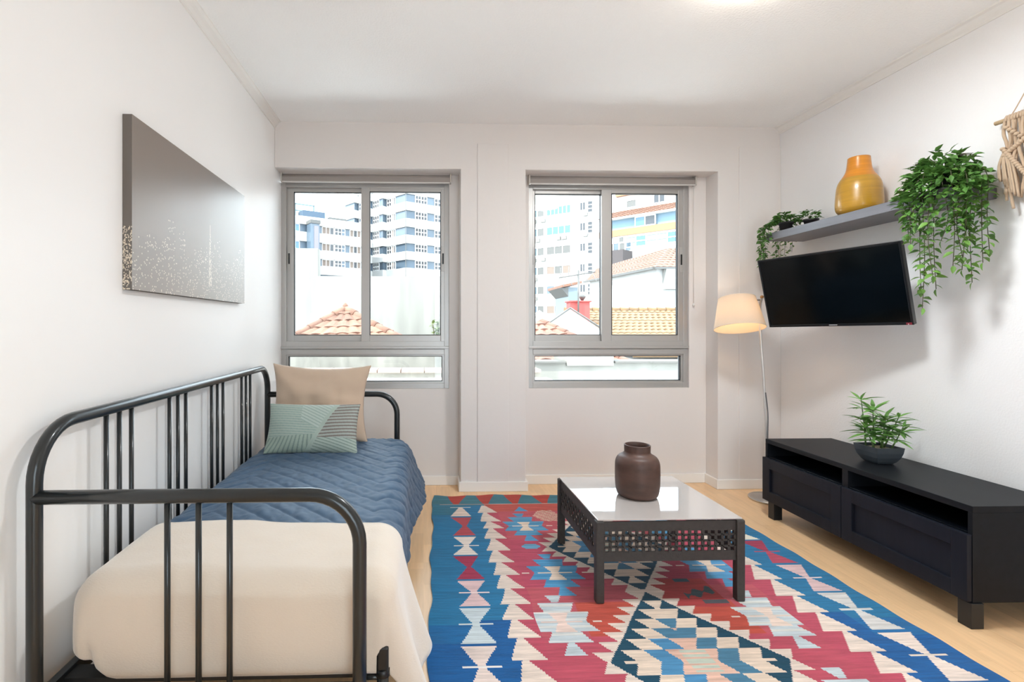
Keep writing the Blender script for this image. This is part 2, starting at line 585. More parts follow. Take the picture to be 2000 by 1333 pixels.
# ------------------------------------------------------------------ grid-mesh helper
def grid_obj(name, V, m, parent=None, loc=None, cols=None, smooth=True, solid=0.0, close=None):
    """V: array (n, k, 3); cols: array (n-1, k-1, 3) one linear colour per face"""
    n, k = V.shape[:2]
    off = np.array(list(loc) if loc is not None else (list(parent['_base']) if parent is not None and '_base' in parent else (0, 0, 0)))
    vs = (V.reshape(-1, 3) - off)
    I = np.arange(n * k).reshape(n, k)
    F = np.stack([I[:-1, :-1], I[1:, :-1], I[1:, 1:], I[:-1, 1:]], -1).reshape(-1, 4)
    nv = len(vs)
    allv, allf = vs, F
    me = bpy.data.meshes.new(name)
    me.vertices.add(nv)
    me.vertices.foreach_set('co', allv.astype(np.float32).ravel())
    me.loops.add(F.size)
    me.loops.foreach_set('vertex_index', F.astype(np.int32).ravel())
    me.polygons.add(len(F))
    me.polygons.foreach_set('loop_start', np.arange(0, F.size, 4, dtype=np.int32))
    me.polygons.foreach_set('loop_total', np.full(len(F), 4, dtype=np.int32))
    me.polygons.foreach_set('use_smooth', np.full(len(F), smooth))
    me.update(calc_edges=True)
    if cols is not None:
        a = me.color_attributes.new('Col', 'FLOAT_COLOR', 'CORNER')
        c = np.concatenate([cols.reshape(-1, 3), np.ones((len(F), 1))], 1)
        a.data.foreach_set('color', np.repeat(c, 4, axis=0).astype(np.float32).ravel())
    me.materials.append(m)
    o = bpy.data.objects.new(name, me)
    COL.objects.link(o)
    if parent is not None:
        o.parent = parent
    elif loc is not None:
        o.location = loc
    if solid:
        md = o.modifiers.new('thickness', 'SOLIDIFY')
        md.thickness = solid
        md.offset = -1
    return o

def nz(x, y, z=0.0):
    return noise.noise(Vector((x, y, z)))
def nzg(A, Bv, sc, seed=0.0):
    f = np.vectorize(lambda p, q: noise.noise(Vector((p * sc, q * sc, seed))))
    return f(A, Bv)
def sstep(a, b, x):
    t = np.clip((x - a) / (b - a), 0, 1)
    return t * t * (3 - 2 * t)

# ------------------------------------------------------------------ kilim rug
def rug():
    y0, y1 = 1.02, 3.565
    du, dv = 0.006, 0.005
    ny = int((y1 - y0) / dv)
    nu = int(1.92 / du)
    S = np.linspace(-1, 1, nu + 1)
    Yv = np.linspace(y1, y0, ny + 1)
    xl = lambda Y: .02 + .029 * (Y - 1.7) + .006 * np.sin(Y * 9.0) + .004 * np.sin(Y * 23 + 1)
    xr = lambda Y: 1.947 - .016 * (Y - 1.64) + .003 * np.sin(Y * 8.0)
    SS, YY = np.meshgrid(S, Yv)
    X = (xl(YY) + xr(YY)) / 2 + SS * (xr(YY) - xl(YY)) / 2
    Z = np.full_like(X, .0065)
    edge = sstep(.90, 1.0, np.abs(SS))
    Z += edge * .002 * (1 + np.sin(YY * 26 + SS * 3))
    # frayed far end
    Yr = YY + sstep(3.40, 3.565, YY) * (.012 * np.sin(SS * 9) + .006 * np.sin(SS * 31))
    V = np.stack([X, Yr, Z], -1)
    # face centres in rug space
    sc = (S[:-1] + S[1:]) / 2
    yc = (Yv[:-1] + Yv[1:]) / 2
    s, y = np.meshgrid(sc, yc)
    u = s * 0.955                      # metres from the rug's centre line
    BL, BL2, RED, CRIM, ORG = '1b6a93', '07528c', 'b04e58', 'a2384e', 'b04738'
    BEI, CRE, PEA, LBL, PAL, TEAL, SLATE, PINK = 'd0bfb3', 'd4c0ae', 'd3ac9a', '4a8bb3', 'b3bcc0', '0a3f54', '44748f', 'cfafae'
    def put(mask, c):
        C[mask] = lin(c)
    C = np.zeros(s.shape + (3,))
    put(np.ones_like(s, bool), BL)
    put(y < 2.02, '115e92')
    put(y < 1.90, BL2)
    C[(y > 3.2)] = lin('2b6c84')
    # ---- red field between the sawtooth columns, with bands of dye change
    inner = (np.abs(u) < .60) & (y < 3.385)
    au = np.abs(u)
    put(inner, RED)
    put(inner & (y > 3.25), 'b24d44')
    put(inner & (y < 2.82) & (y > 2.30) & (au > .15), 'aa4257')
    put(inner & (y < 2.55) & (y > 2.36) & (au < .33), CRIM)
    put(inner & (y < 2.17) & (y > 1.93) & (au < .34), ORG)
    put(inner & (u > 0) & (y < 2.36) & (y > 2.12) & (au < .32), 'a13637')
    put(inner & (y < 1.93), 'ac4656')
    # ---- centre diamonds
    def diamond(yd, hh=.47, hw=.318):
        d = np.abs(y - yd)
        lim = hw * (1 - d / hh)
        ins = (au < lim)
        # toothed beige border outside the dark edge
        row = hh / 8
        k = np.floor(d / row)
        fr = d / row - k
        tip = np.where(d > hh + .02, -1, np.maximum(lim, 0) + .010 + .078 * fr)
        put(inner & (au < tip) & ~ins, BEI)
        put(ins, TEAL)
        rows = .066
        kk = np.floor(d / rows)
        f2 = d / rows - kk
        put(ins & (au < .222 - .043 * kk + .035 * f2) & (kk < 7), CRE)
        b2 = .140 - .043 * kk + .035 * f2
        put(ins & (au < b2), SLATE)
        put(ins & (au < b2) & (kk < 2) & (u < 0), '4580a8')
        b3 = .063 - .043 * kk + .035 * f2
        put(ins & (au < b3), PEA)
        put(ins & (au < .05) & (kk < 1) & (np.floor(d / .012) % 2 == 0), 'b3bcae')
        put(ins & (d < .006) & (au > .17) & (au < .27), CRE)
    for yd in (2.722, 1.778, .834):
        diamond(yd)
    # loose teal flecks in the right-hand red field
    fl = (np.abs(y - 2.235 - .35 * (u - .24)) < .02 + .015 * np.sin(u * 90)) & (u > .17) & (u < .31)
    put(fl, '3a4d54')
    put((np.abs(y - 2.345) < .016) & (u > .18) & (u < .25), '2c4a58')
    put((np.abs(y - 2.16) < .014) & (u > .22) & (u < .33), '4a4a50')
    # ---- stars
    def star(u0, ys, c, cb, ct, extra=True, band=None):
        dy = y - ys
        dx = np.abs(u - u0)
        def tr(ya, yb, wa, wb):
            f = (dy - ya) / (yb - ya)
            return (dy > min(ya, yb)) & (dy <= max(ya, yb)) & (dx < wa + (wb - wa) * f)
        ms = tr(.20, .145, .036, .014) | tr(.140, .072, .078, .056) | tr(.072, 0, .130, .100) | tr(0, -.066, .100, .132) | tr(-.066, -.135, .056, .085) | tr(-.135, -.21, .012, .042)
        put(ms, c)
        put(ms & (dy < .14) & (dy > -.13) & (np.floor(y / .017) % 3 == 0), cb)
        put(tr(.064, 0, .042, .014) | tr(0, -.070, .014, .044), ct)
        put((np.abs(dy) < .0045) & (dx < .082), ct)
        put((np.abs(dy) < .005) & (dx > .128) & (dx < .165), BEI)
    star(-.398, 3.008, LBL, '5c93b0', CRE)
    star(-.357, 2.435, LBL, '3d82ad', CRE)
    star(-.425, 2.030, PAL, 'c9c8c4', 'd8bfb4')
    star(-.40, 1.45, LBL, '3d82ad', CRE)
    star(.398, 3.008, LBL, '5c93b0', CRE)
    star(.430, 2.490, LBL, '5790ba', CRE)
    star(.437, 2.045, PAL, 'c6c6c0', 'd8c2b4')
    star(.42, 1.53, PAL, 'c9c8c4', 'd8bfb4')
    put((np.abs(y - 2.73) < .028) & (np.abs(u + .415) < .055 - .9 * np.abs(y - 2.73)), '5f93b0')
    put((y > 3.25) & (y < 3.33) & (np.abs(u + .372) < .045 - (y - 3.25) * .55), LBL)
    # scattered cream flecks at the far red field
    fk = (np.abs(u + .22) < .09 - .5 * np.abs(y - 3.17)) & (np.abs(y - 3.17) < .09) & (np.sin(u * 120 + y * 260) > .2)
    put(fk, 'cfbfa6')
    # ---- sawtooth columns of cream triangles
    for sg, bots in ((-1, [3.228, 3.083, 2.98, 2.835, 2.685, 2.552, 2.419, 2.295, 2.167, 2.051, 1.930, 1.80, 1.675, 1.55, 1.43, 1.31, 1.19, 1.07]),
                     (1, [3.24, 3.09, 2.93, 2.78, 2.63, 2.485, 2.340, 2.197, 2.065, 1.936, 1.811, 1.694, 1.57, 1.45, 1.33, 1.21, 1.09])):
        top = 3.36
        o0, o1, t0, t1 = (.660, .528, .622, .600) if sg < 0 else (.700, .565, .655, .640)
        for b in bots:
            f = (top - y) / (top - b)
            m0 = (y <= top) & (y > b)
            su = u * sg
            outer = t0 + (o0 - t0) * f
            inn = t1 + (o1 - t1) * f
            # everything outside the triangle on the border side stays blue, inside red
            put(m0 & (su > .525) & (su < inn) , 'ac4456' if b < 3.1 else 'b24d44')
            put(m0 & (su > outer) & (su < .75), BL if b > 1.95 else BL2)
            put(m0 & (su <= outer) & (su >= inn), BEI if b > 2.1 else 'd5c3b6')
            top = b
    # ---- hourglass borders
    def glass(sg, bars, bases, colseq, uc):
        for i, yb in enumerate(bars):
            for j, (ya, cc) in enumerate(((bases[i], colseq[i][0]), (bases[i + 1], colseq[i][1]))):
                if ya is None:
                    continue
                lo, hi = min(yb, ya), max(yb, ya)
                sh = .009
                lo2, hi2 = (lo, hi - sh) if ya > yb else (lo + sh, hi)
                f = np.abs(y - yb) / abs(ya - yb)
                put((y > lo2) & (y < hi2) & (np.abs(u - uc) < .010 + .060 * f), cc)
            cb = colseq[i][2]
            if cb:
                put((np.abs(y - yb) < .006) & (np.abs(u - uc) < .068), cb)
    R_, C_, P_ = ('a8434b', 'a8434b', None), ('d9ccc2', 'd9ccc2', 'd9ccc2'), (PINK, PINK, 'd6c0bd')
    glass(-1, [3.329, 3.02, 2.749, 2.507, 2.266, 2.024, 1.771, 1.52, 1.27],
          [3.385, 3.165, 2.875, 2.632, 2.378, 2.148, 1.893, 1.64, 1.40, 1.15],
          [('2b6c84', 'd8c3b6', 'c9c9c4'), R_, C_, ('982a47', '982a47', None), P_, ('bcc5c8', 'bcc5c8', 'c3cbcb'), ('d6c3ba', 'd6c3ba', 'd6cfca'), P_, C_], -.768)
    glass(1, [3.20, 2.905, 2.63, 2.351, 2.083, 1.785, 1.50, 1.22],
          [3.34, 3.05, 2.772, 2.490, 2.222, 1.931, 1.64, 1.36, 1.09],
          [P_, ('d5cfc0', 'd5cfc0', 'd5cfc0'), ('98304c', 'aa4257', 'aa4257'), P_, ('c6c2be', 'c6c2be', 'c9c9c6'), ('d8c6ba', 'd8c6ba', 'd8c9ba'), P_, C_], .828)
    # ---- end band of triangles
    band = (y > 3.388)
    put(band, '376e7d')
    f = (y - 3.388) / (3.565 - 3.388)
    ph = (u + .79) / .203
    fr = np.abs(ph - np.round(ph))
    put(band & (fr < .08 + .26 * f) & (au < .90), 'a8382d')
    put((np.abs(y - 3.387) < .005) & (au < .9), 'a9928a')
    return grid_obj('kilim_rug', V, attr_mat('woven_wool', .95, bump=.35, bscale=240, stretch=(.25, 1.4, 1), var=.26, vscale=30, vstretch=(.18, 2.4, 1), spec=.15, sheen=.15),
                    loc=(.99, 2.3, 0), cols=C, smooth=False, solid=.006)
tag(rug(), 'flat-woven kilim rug in blue, red and cream with diamonds and hourglass borders', 'rug')

# ------------------------------------------------------------------ daybed
DX0, DX1, DY0, DY1 = -1.0, -.165, 1.352, 3.34
RT = .0185
bed = thing('daybed', 'charcoal tubular metal daybed with arched rails along the left wall', 'daybed', (DX0, DY0, 0))
zt, rb = .925, .145
p = [(DX0, DY0, 0.003), (DX0, DY0, .4)] + arc((DY0 + rb, zt - rb), rb, PI, PI / 2, 10, 'yz', DX0) + [(DX0, 2.3, zt)] + arc((DY1 - rb, zt - rb), rb, PI / 2, 0, 10, 'yz', DX0) + [(DX0, DY1, .4), (DX0, DY1, .003)]
MB().tube(p, RT, 18).build('back_frame', M_DARKMETAL, bed)
ze, re = .747, .13
for y in (DY0, DY1):
    p = [(DX0, y, ze), (-.6, y, ze)] + arc((DX1 - re, ze - re), re, PI / 2, 0, 10, 'xz', y) + [(DX1, y, .4), (DX1, y, .003)]
    eo = MB().tube(p, RT, 18).build('end_frame', M_DARKMETAL, bed)
    bm_ = MB()
    bm_.tube([(DX1, y - RT - .003 if y == DY0 else y + RT + .003, .215), (DX1, y, .215)], .006, 10)
    bm_.build('bolt', M_CHROME, eo, loc=bed['_base'])
    for dx in (-.08, 0, .08):
        x = (DX0 + DX1) / 2 + dx
        MB().tube([(x, y, .19), (x, y, ze)], .0078, 10).build('spindle', M_DARKMETAL, bed)
for gc in (1.722, 2.127, 2.531, 2.936):
    for d in (-.07, 0, .07):
        MB().tube([(DX0, gc + d, .22), (DX0, gc + d, zt)], .0078, 10).build('spindle', M_DARKMETAL, bed)
for x, z in ((DX0, .21), (DX1, .21)):
    MB().box((x - .012, DY0, z - .03), (x + .012, DY1, z + .02), .004).build('side_rail', M_DARKMETAL, bed)
for y in (DY0, DY1):
    MB().tube([(DX0, y, .245), (DX1, y, .245)], .009, 10).build('cross_rail', M_DARKMETAL, bed)
    MB().box((DX0, y - .008, .165), (DX1, y + .008, .20), .003).build('cross_rail', M_DARKMETAL, bed)
for i in range(13):
    y = DY0 + .12 + i * .147
    MB().box((DX0, y - .03, .203), (DX1, y + .03, .218), .002).build('slat', mat('slat_black', '1c1d1e', .5), bed)
for y in (DY0 + .075, DY1 - .075):
    x = -.110
    lg = MB().tube([(x, y, .003), (x, y, .235)], .0165, 14).build('pull_out_leg', M_DARKMETAL, bed)
    MB().box((x - .017, y - .016, .235), (x + .017, y + .016, .305), .006).build('leg_cap', M_BLACKP, lg, loc=bed['_base'])
    MB().tube([(x, y, .22), (x, y, .242)], .020, 14).build('collar', M_BLACKP, lg, loc=bed['_base'])
    MB().tube([(x, y, .215), (DX1, y, .215)], .008, 8).build('bracket', M_DARKMETAL, lg, loc=bed['_base'])

# quilt
def quilt():
    prof = []
    XLq, XRq, zt = -.962, -.080, .463
    prof += [(XLq, z) for z in np.linspace(.235, zt - .06, 8)]
    prof += [(XLq + .06 - .06 * math.cos(a), zt - .06 + .06 * math.sin(a)) for a in np.linspace(0, PI / 2, 8)[1:]]
    prof += [(x, zt) for x in np.linspace(XLq + .06, XRq - .085, 60)[1:]]
    prof += [(XRq - .085 + .085 * math.sin(a), zt - .085 + .085 * math.cos(a)) for a in np.linspace(0, PI / 2, 12)[1:]]
    prof += [(XRq, z) for z in np.linspace(zt - .085, .17, 22)[1:]]
    P = np.array(prof)
    # resample evenly
    d = np.r_[0, np.cumsum(np.hypot(*np.diff(P, axis=0).T))]
    n = 190
    sa = np.linspace(0, d[-1], n)
    px, pz = np.interp(sa, d, P[:, 0]), np.interp(sa, d, P[:, 1])
    tx, tz = np.gradient(px), np.gradient(pz)
    ln = np.hypot(tx, tz)
    nx, nzz = -tz / ln, tx / ln
    ys = np.linspace(1.775, 3.305, 240)
    A, Yg = np.meshgrid(sa, ys)
    PX, PZ = np.tile(px, (len(ys), 1)), np.tile(pz, (len(ys), 1))
    NX, NZ = np.tile(nx, (len(ys), 1)), np.tile(nzz, (len(ys), 1))
    a = A - (sa[-1] * 0 + .235)              # 0 at the wall-side edge of the top, about .8 at the room side
    fold = np.where(a < .13, .26 - a, np.where(a > .74, 1.48 - a, a))
    ph = (fold + Yg) / .118
    fr = ph - np.floor(ph)
    ds = np.minimum(fr, 1 - fr) * .118 * .707
    puff = .0065 * (1 - np.exp(-(ds / .008) ** 1.3))
    f2 = np.abs(a - .13); f3 = np.abs(a - .74)
    wr = nzg(A * 1.0, Yg, 9, 1.3) * .006 + nzg(A * 1.6, Yg * .9, 19, 4.1) * .0055 + nzg(A * 1.5, Yg, 38, 2.2) * .0022
    crown = .010 * np.sin(np.clip((a) / .82, 0, 1) * PI) + .008 * nzg(A, Yg, 2.5, 8)
    disp = puff + wr * (0.4 + .6 * np.clip(np.sin(PI * fr), 0, 1))
    X = PX + NX * disp
    Z = PZ + NZ * disp + np.where(PZ > .45, crown, crown * 0)
    # room-side drape: flares out towards the window end
    hang = np.clip((.40 - PZ) / .23, 0, 1) * (PX > -.2)
    fl = sstep(2.35, 3.1, Yg)
    X += hang ** 1.3 * (.080 * fl + .004 * np.sin(Yg * 17) + .008) 
    Z -= hang * .01 * np.sin(Yg * 9)
    X -= np.where(hang > 0, 0, 0)
    # rounded window end and tucked corner
    endt = sstep(3.20, 3.305, Yg)
    Z -= endt ** 2 * .05 * (PZ > .40)
    return np.stack([X, Yg, Z], -1)
tag(grid_obj('quilt', quilt(), mat('blue_quilt_cotton', '33506c', .6, bump=.12, bscale=260, spec=.3, sheen=.12, var=.06, vscale=14), loc=(-.5, 2.4, .22), solid=.006),
    'blue quilted coverlet with diagonal seams spread over the daybed', 'quilt')

# cream blanket over the foot of the bed
def blanket():
    x0, x1, ya, yb, z0, z1 = -.972, -.070, 1.415, 1.815, .232, .503
    bm = bmesh.new()
    # five faces of a box (no bottom, no window end), finely divided
    nx, ny, nzv = 90, 44, 30
    verts = {}
    def V(i, j, k):
        key = (i, j, k)
        if key not in verts:
            verts[key] = bm.verts.new((x0 + (x1 - x0) * i / nx, ya + (yb - ya) * j / ny, z0 + (z1 - z0) * k / nzv))
        return verts[key]
    for i in range(nx):
        for j in range(ny):
            bm.faces.new((V(i, j, nzv), V(i + 1, j, nzv), V(i + 1, j + 1, nzv), V(i, j + 1, nzv)))
    for i in range(nx):
        for k in range(nzv):
            bm.faces.new((V(i, 0, k), V(i + 1, 0, k), V(i + 1, 0, k + 1), V(i, 0, k + 1)))
    for j in range(ny):
        for k in range(nzv):
            bm.faces.new((V(0, j + 1, k), V(0, j, k), V(0, j, k + 1), V(0, j + 1, k + 1)))
            bm.faces.new((V(nx, j, k), V(nx, j + 1, k), V(nx, j + 1, k + 1), V(nx, j, k + 1)))
    r = .085
    for v in bm.verts:
        p = v.co.copy()
        c = Vector((min(max(p.x, x0 + r), x1 - r), max(p.y, ya + r * .9), min(p.z, z1 - r)))
        # lower edges roll under at the foot end
        dl = p - c
        if dl.length > 1e-6:
            q = c + dl.normalized() * min(dl.length, r)
            p = q
        # left-bottom corner tucked and rounded
        lo = max(0, (z0 + .07 - p.z) / .07)
        if p.x < x0 + .14 and p.y < ya + .2:
            p.x += lo * lo * .10 * (1 - (p.x - x0) / .14)
            p.z += lo * .03 * (1 - (p.x - x0) / .14)
        wr = nz(p.x * 6, p.y * 6, p.z * 5) * .008 + nz(p.x * 16, p.y * 16, p.z * 9) * .003
        bulge = .012 * math.sin(PI * min(1, max(0, (p.z - z0) / (z1 - z0))))
        if p.y < ya + .05:
            p.y -= wr + bulge
            # soft dent at the left end where the fold is tucked
            p.y += .020 * math.exp(-((p.x + .905) / .012) ** 2 - ((p.z - .285) / .045) ** 2)
            p.y += .010 * math.exp(-((p.x + .905 + (p.z - .27) * .6) / .02) ** 2) * max(0, 1 - (p.z - .25) / .08) if p.z < .33 else 0
        p.z += wr * .6
        # room side hangs free, flaring to the floor
        if p.x > x1 - .03:
            wgt = min(1, (p.x - (x1 - .03)) / .03)
            t = max(0, (z1 - .09 - p.z) / (z1 - .09 - z0))
            p.z -= wgt * t * .150
            p.x += wgt * (t ** 1.2) * (.085 + .02 * math.sin(p.y * 22))
            p.y -= wgt * t * .01
        p.z += .006 * math.sin((p.x - x0) * 7) * (p.z > .44)
        if p.z > .44 and p.y > yb - .02:
            p.z -= .001
            p.y += .008 * math.sin(p.x * 8)
        v.co = p
    me = bpy.data.meshes.new('blanket')
    for f in bm.faces:
        f.smooth = True
    bm.normal_update()
    bm.to_mesh(me)
    bm.free()
    off = Vector((-.52, 1.6, .232))
    me.transform(Matrix.Translation(-off))
    me.materials.append(mat('cream_fleece', 'd9cbbb', .95, bump=.25, bscale=140, spec=.15, sheen=.5, stretch=(1, 1, 2.5)))
    o = bpy.data.objects.new('blanket', me)
    COL.objects.link(o)
    o.location = off
    md = o.modifiers.new('thickness', 'SOLIDIFY')
    md.thickness = .008
    md.offset = -1
    return o
tag(blanket(), 'cream fleece blanket folded over the near end of the daybed', 'blanket')

def cushion(name, w, h, T, ears, n=(110, 90), colf=None, m=None, seed=0.0, wr=.008):
    us = np.linspace(-1, 1, n[0])
    vs = np.linspace(-1, 1, n[1])
    U, W = np.meshgrid(us, vs)
    edge = (1 - np.abs(U) ** 2.6).clip(0, 1) ** .55 * (1 - np.abs(W) ** 2.6).clip(0, 1) ** .55
    x = w / 2 * U * (1 - ears * (1 - np.abs(W) ** 2) * 1.0)
    z = h / 2 * W * (1 - ears * (1 - np.abs(U) ** 2) * 1.0)
    rip = nzg(U, W, 2.2, seed) * wr + nzg(U, W * .6, 4.0, seed + 3) * wr * .25
    out = []
    for s in (-1, 1):
        y = s * (T / 2 * edge) + rip * edge * 1.2
        out.append(np.stack([x, y, z], -1))
    F, Bk = out
    V = np.concatenate([F, Bk[:, ::-1]], axis=1)
    # wrap: front columns then back columns
    V = np.concatenate([V, V[:, :1]], axis=1)
    cols = None
    if colf is not None:
        uu, ww = np.meshgrid((us[:-1] + us[1:]) / 2, (vs[:-1] + vs[1:]) / 2)
        cf = colf(uu, ww)
        nb = V.shape[1] - 1
        cols = np.zeros((n[1] - 1, nb, 3))
        cols[:] = cf[:, :1].mean(axis=(0, 1))
        cols[:, :n[0] - 1] = cf
        cols[:, n[0]:n[0] + n[0] - 1] = cf[:, ::-1]
    o = grid_obj(name, V, m, cols=cols)
    return o
cu = cushion('pillow', .61, .48, .17, .12, seed=2.0, wr=.020, m=mat('beige_cotton', 'c5ae99', .85, bump=.15, bscale=220, spec=.2, sheen=.3, var=.03, vscale=8))
cu.location = (-.632, 3.185, .715)
cu.rotation_euler = (math.radians(-14), math.radians(1.5), math.radians(2))
tag(cu, 'large beige cushion leaning on the far end of the daybed', 'cushion')

def palm(u, v):
    base = np.zeros(u.shape + (3,))
    base[:] = lin('a2b1a8')
    def put(m, c):
        base[m] = lin(c)
    # printed palm fronds: ribs fan out from slanting stems
    stem1 = (u - (.18 + .30 * v))            # main stem leaning right, rising
    left = stem1 < 0
    r1 = np.sin((v * 1.0 + .12 * u) * 62)
    put(left & (v > -.42) & (r1 > .45), '8ea39a')
    low = (v < -.35 + .10 * u) & left
    r2 = np.sin((u + .35 * (v + .6) * u) * 70)
    put(low, '9cada0')
    put(low & (r2 > .45), '7d9088')
    up = left & (u > -.25 + .0 * v) & (v > .1 - .9 * (u + .1))
    r3 = np.sin((u * .75 + v * .8) * 60)
    put(up, 'adbcb5')
    put(up & (r3 > .4), '93a69d')
    rt = (stem1 > .10)
    r4 = np.sin((v - .18 * u) * 48)
    put(rt & (v > -.45), '9ba39c')
    put(rt & (v > -.45) & (r4 > .15), '837c75')
    put(rt & (v > -.45) & (r4 > .5), '6f6661')
    put(rt & (v <= -.45) & (np.sin((v + .5 * u) * 55) > .5), '7b8d84')
    put(np.abs(stem1 - .05) < .03, '9fb0a6')
    return base
cu = cushion('cushion', .52, .29, .12, .05, n=(220, 130), colf=palm, seed=5.0, wr=.006,
             m=attr_mat('printed_sateen', .5, bump=.05, bscale=200, spec=.4, sheen=.2))
cu.location = (-.622, 2.935, .607)
cu.rotation_euler = (math.radians(-27), math.radians(0.8), math.radians(1))
tag(cu, 'small oblong green cushion printed with palm leaves on the daybed', 'cushion')

# ------------------------------------------------------------------ canvas picture on the left wall
def canvas():
    ya, yb, za, zb = 1.826, 2.96, 1.318, 1.933
    xf, xw = -1.017, XL + .001
    r = thing('canvas_picture', 'wide sepia canvas print of a city skyline at night on the left wall', 'picture', (xw, (ya + yb) / 2, za))
    rnd = np.random.RandomState(3)
    def city(n, k, seed, dens, sky, bld, light):
        v = np.linspace(0, 1, k)[:, None, None]
        C = np.zeros((k, n, 3))
        C[:] = np.array(lin(sky)) * (1.05 - .2 * v)
        rs = np.random.RandomState(seed)
        tops = np.zeros(n)
        i = 0
        while i < n:
            wdt = rs.randint(5, 16)
            tops[i:i + wdt] = rs.uniform(.22, .50)
            i += wdt
        ins = np.linspace(0, 1, k)[:, None] < tops[None, :]
        C[ins] = lin(bld)
        C[(rs.rand(k, n) < dens) & ins] = lin(light)
        return C
    n, k = 220, 130
    C = city(n, k, 5, .07, '7b6c60', '75675b', 'cdc0b0')  # front tones lightened to hold the window glare; the edge stays dark
    vv, nn = np.meshgrid(np.linspace(0, 1, k), np.arange(n), indexing='ij')
    sp = np.abs(nn - 128) < (7 * np.clip(.58 - vv, 0, 1) + .5)
    C[sp & (vv < .60) & (vv > .1) & (np.random.RandomState(1).rand(k, n) < .6)] = lin('c4b7a6')
    ys = np.linspace(ya, yb, n + 1)
    zs = np.linspace(za, zb, k + 1)
    YY, ZZ = np.meshgrid(ys, zs)
    V = np.stack([np.full_like(YY, xf), YY, ZZ], -1)
    m = attr_mat('printed_canvas', .36, bump=.05, bscale=500, spec=1.0, coat=1.0)
    m.node_tree.nodes['Principled BSDF'].inputs['Coat Roughness'].default_value = .30
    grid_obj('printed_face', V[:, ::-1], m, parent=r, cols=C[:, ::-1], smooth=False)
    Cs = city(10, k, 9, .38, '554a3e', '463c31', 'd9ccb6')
    XX, Z2 = np.meshgrid(np.linspace(xw, xf, 11), zs)
    V2 = np.stack([XX, np.full_like(XX, ya), Z2], -1)
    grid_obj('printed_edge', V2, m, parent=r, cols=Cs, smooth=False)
    MB().box((xw, ya + .0008, za), (xf - .0008, yb, zb)).build('stretcher', mat('canvas_edge', '51473c', .8), r)
canvas()

# ------------------------------------------------------------------ media bench
M_BENCH = mat('black_brown_wood', '15171b', .45, spec=.15, var=.18, vscale=30, stretch=(1, .15, 1), bump=.03, bscale=90)
M_BENCHV = mat('black_brown_wood_door', '161922', .42, spec=.2, var=.14, vscale=40, stretch=(1, 1.2, .12), bump=.03, bscale=90)
BX0, BX1, BY0, BY1, BZ0, BZ1 = 2.16, 2.585, 1.945, 3.16, .10, .48
be = thing('media_bench', 'long low black-brown media bench with two panelled doors by the right wall', 'cabinet', (BX0, BY0, 0))
MB().box((BX0, BY0, BZ1 - .026), (BX1, BY1, BZ1), .002).build('top_panel', M_BENCH, be)
MB().box((BX0, BY0, BZ0), (BX1, BY0 + .018, BZ1 - .026), .001).build('side_panel', M_BENCH, be)
MB().box((BX0, BY1 - .018, BZ0), (BX1, BY1, BZ1 - .026), .001).build('side_panel', M_BENCH, be)
ymid = (BY0 + BY1) / 2
MB().box((BX0, ymid - .018, BZ0), (BX1, ymid + .018, BZ1 - .026), .001).build('divider', M_BENCH, be)
MB().box((BX0, BY0 + .018, BZ0), (BX1, BY1 - .018, BZ0 + .018)).build('bottom_panel', M_BENCH, be)
MB().box((BX1 - .008, BY0 + .018, BZ0 + .018), (BX1, BY1 - .018, BZ1 - .026)).build('back_panel', M_BENCH, be)
M_SMOKE = mat('dark_gloss_shelf', '0c0f14', .08, spec=.6)
for a, b in ((BY0 + .018, ymid - .018), (ymid + .018, BY1 - .018)):
    MB().box((BX0 + .004, a, .366), (BX1 - .008, b, .374)).build('shelf', M_SMOKE, be)
for a, b in ((BY0 + .002, ymid - .002), (ymid + .002, BY1 - .002)):
    xa, xb = BX0 - .021, BX0 - .001
    za, zb = BZ0 + .004, .368
    fr = .062
    d = MB()
    d.box((xa, a, za), (xb, a + fr, zb), .0015)
    d.box((xa, b - fr, za), (xb, b, zb), .0015)
    d.box((xa, a + fr, zb - fr), (xb, b - fr, zb), .0015)
    d.box((xa, a + fr, za), (xb, b - fr, za + fr), .0015)
    do = d.build('door', M_BENCHV, be)
    MB().box((xa + .011, a + fr, za + fr), (xb, b - fr, zb - fr)).build('door_panel', M_BENCHV, do, loc=be['_base'])
for x in (BX0 - .012, BX1 - .055):
    for y in (BY0 - .006, BY1 - .095):
        MB().box((x, y, .0005), (x + .052, y + .052, BZ0), .002).build('leg', mat('leg_black', '17181a', .45), be)

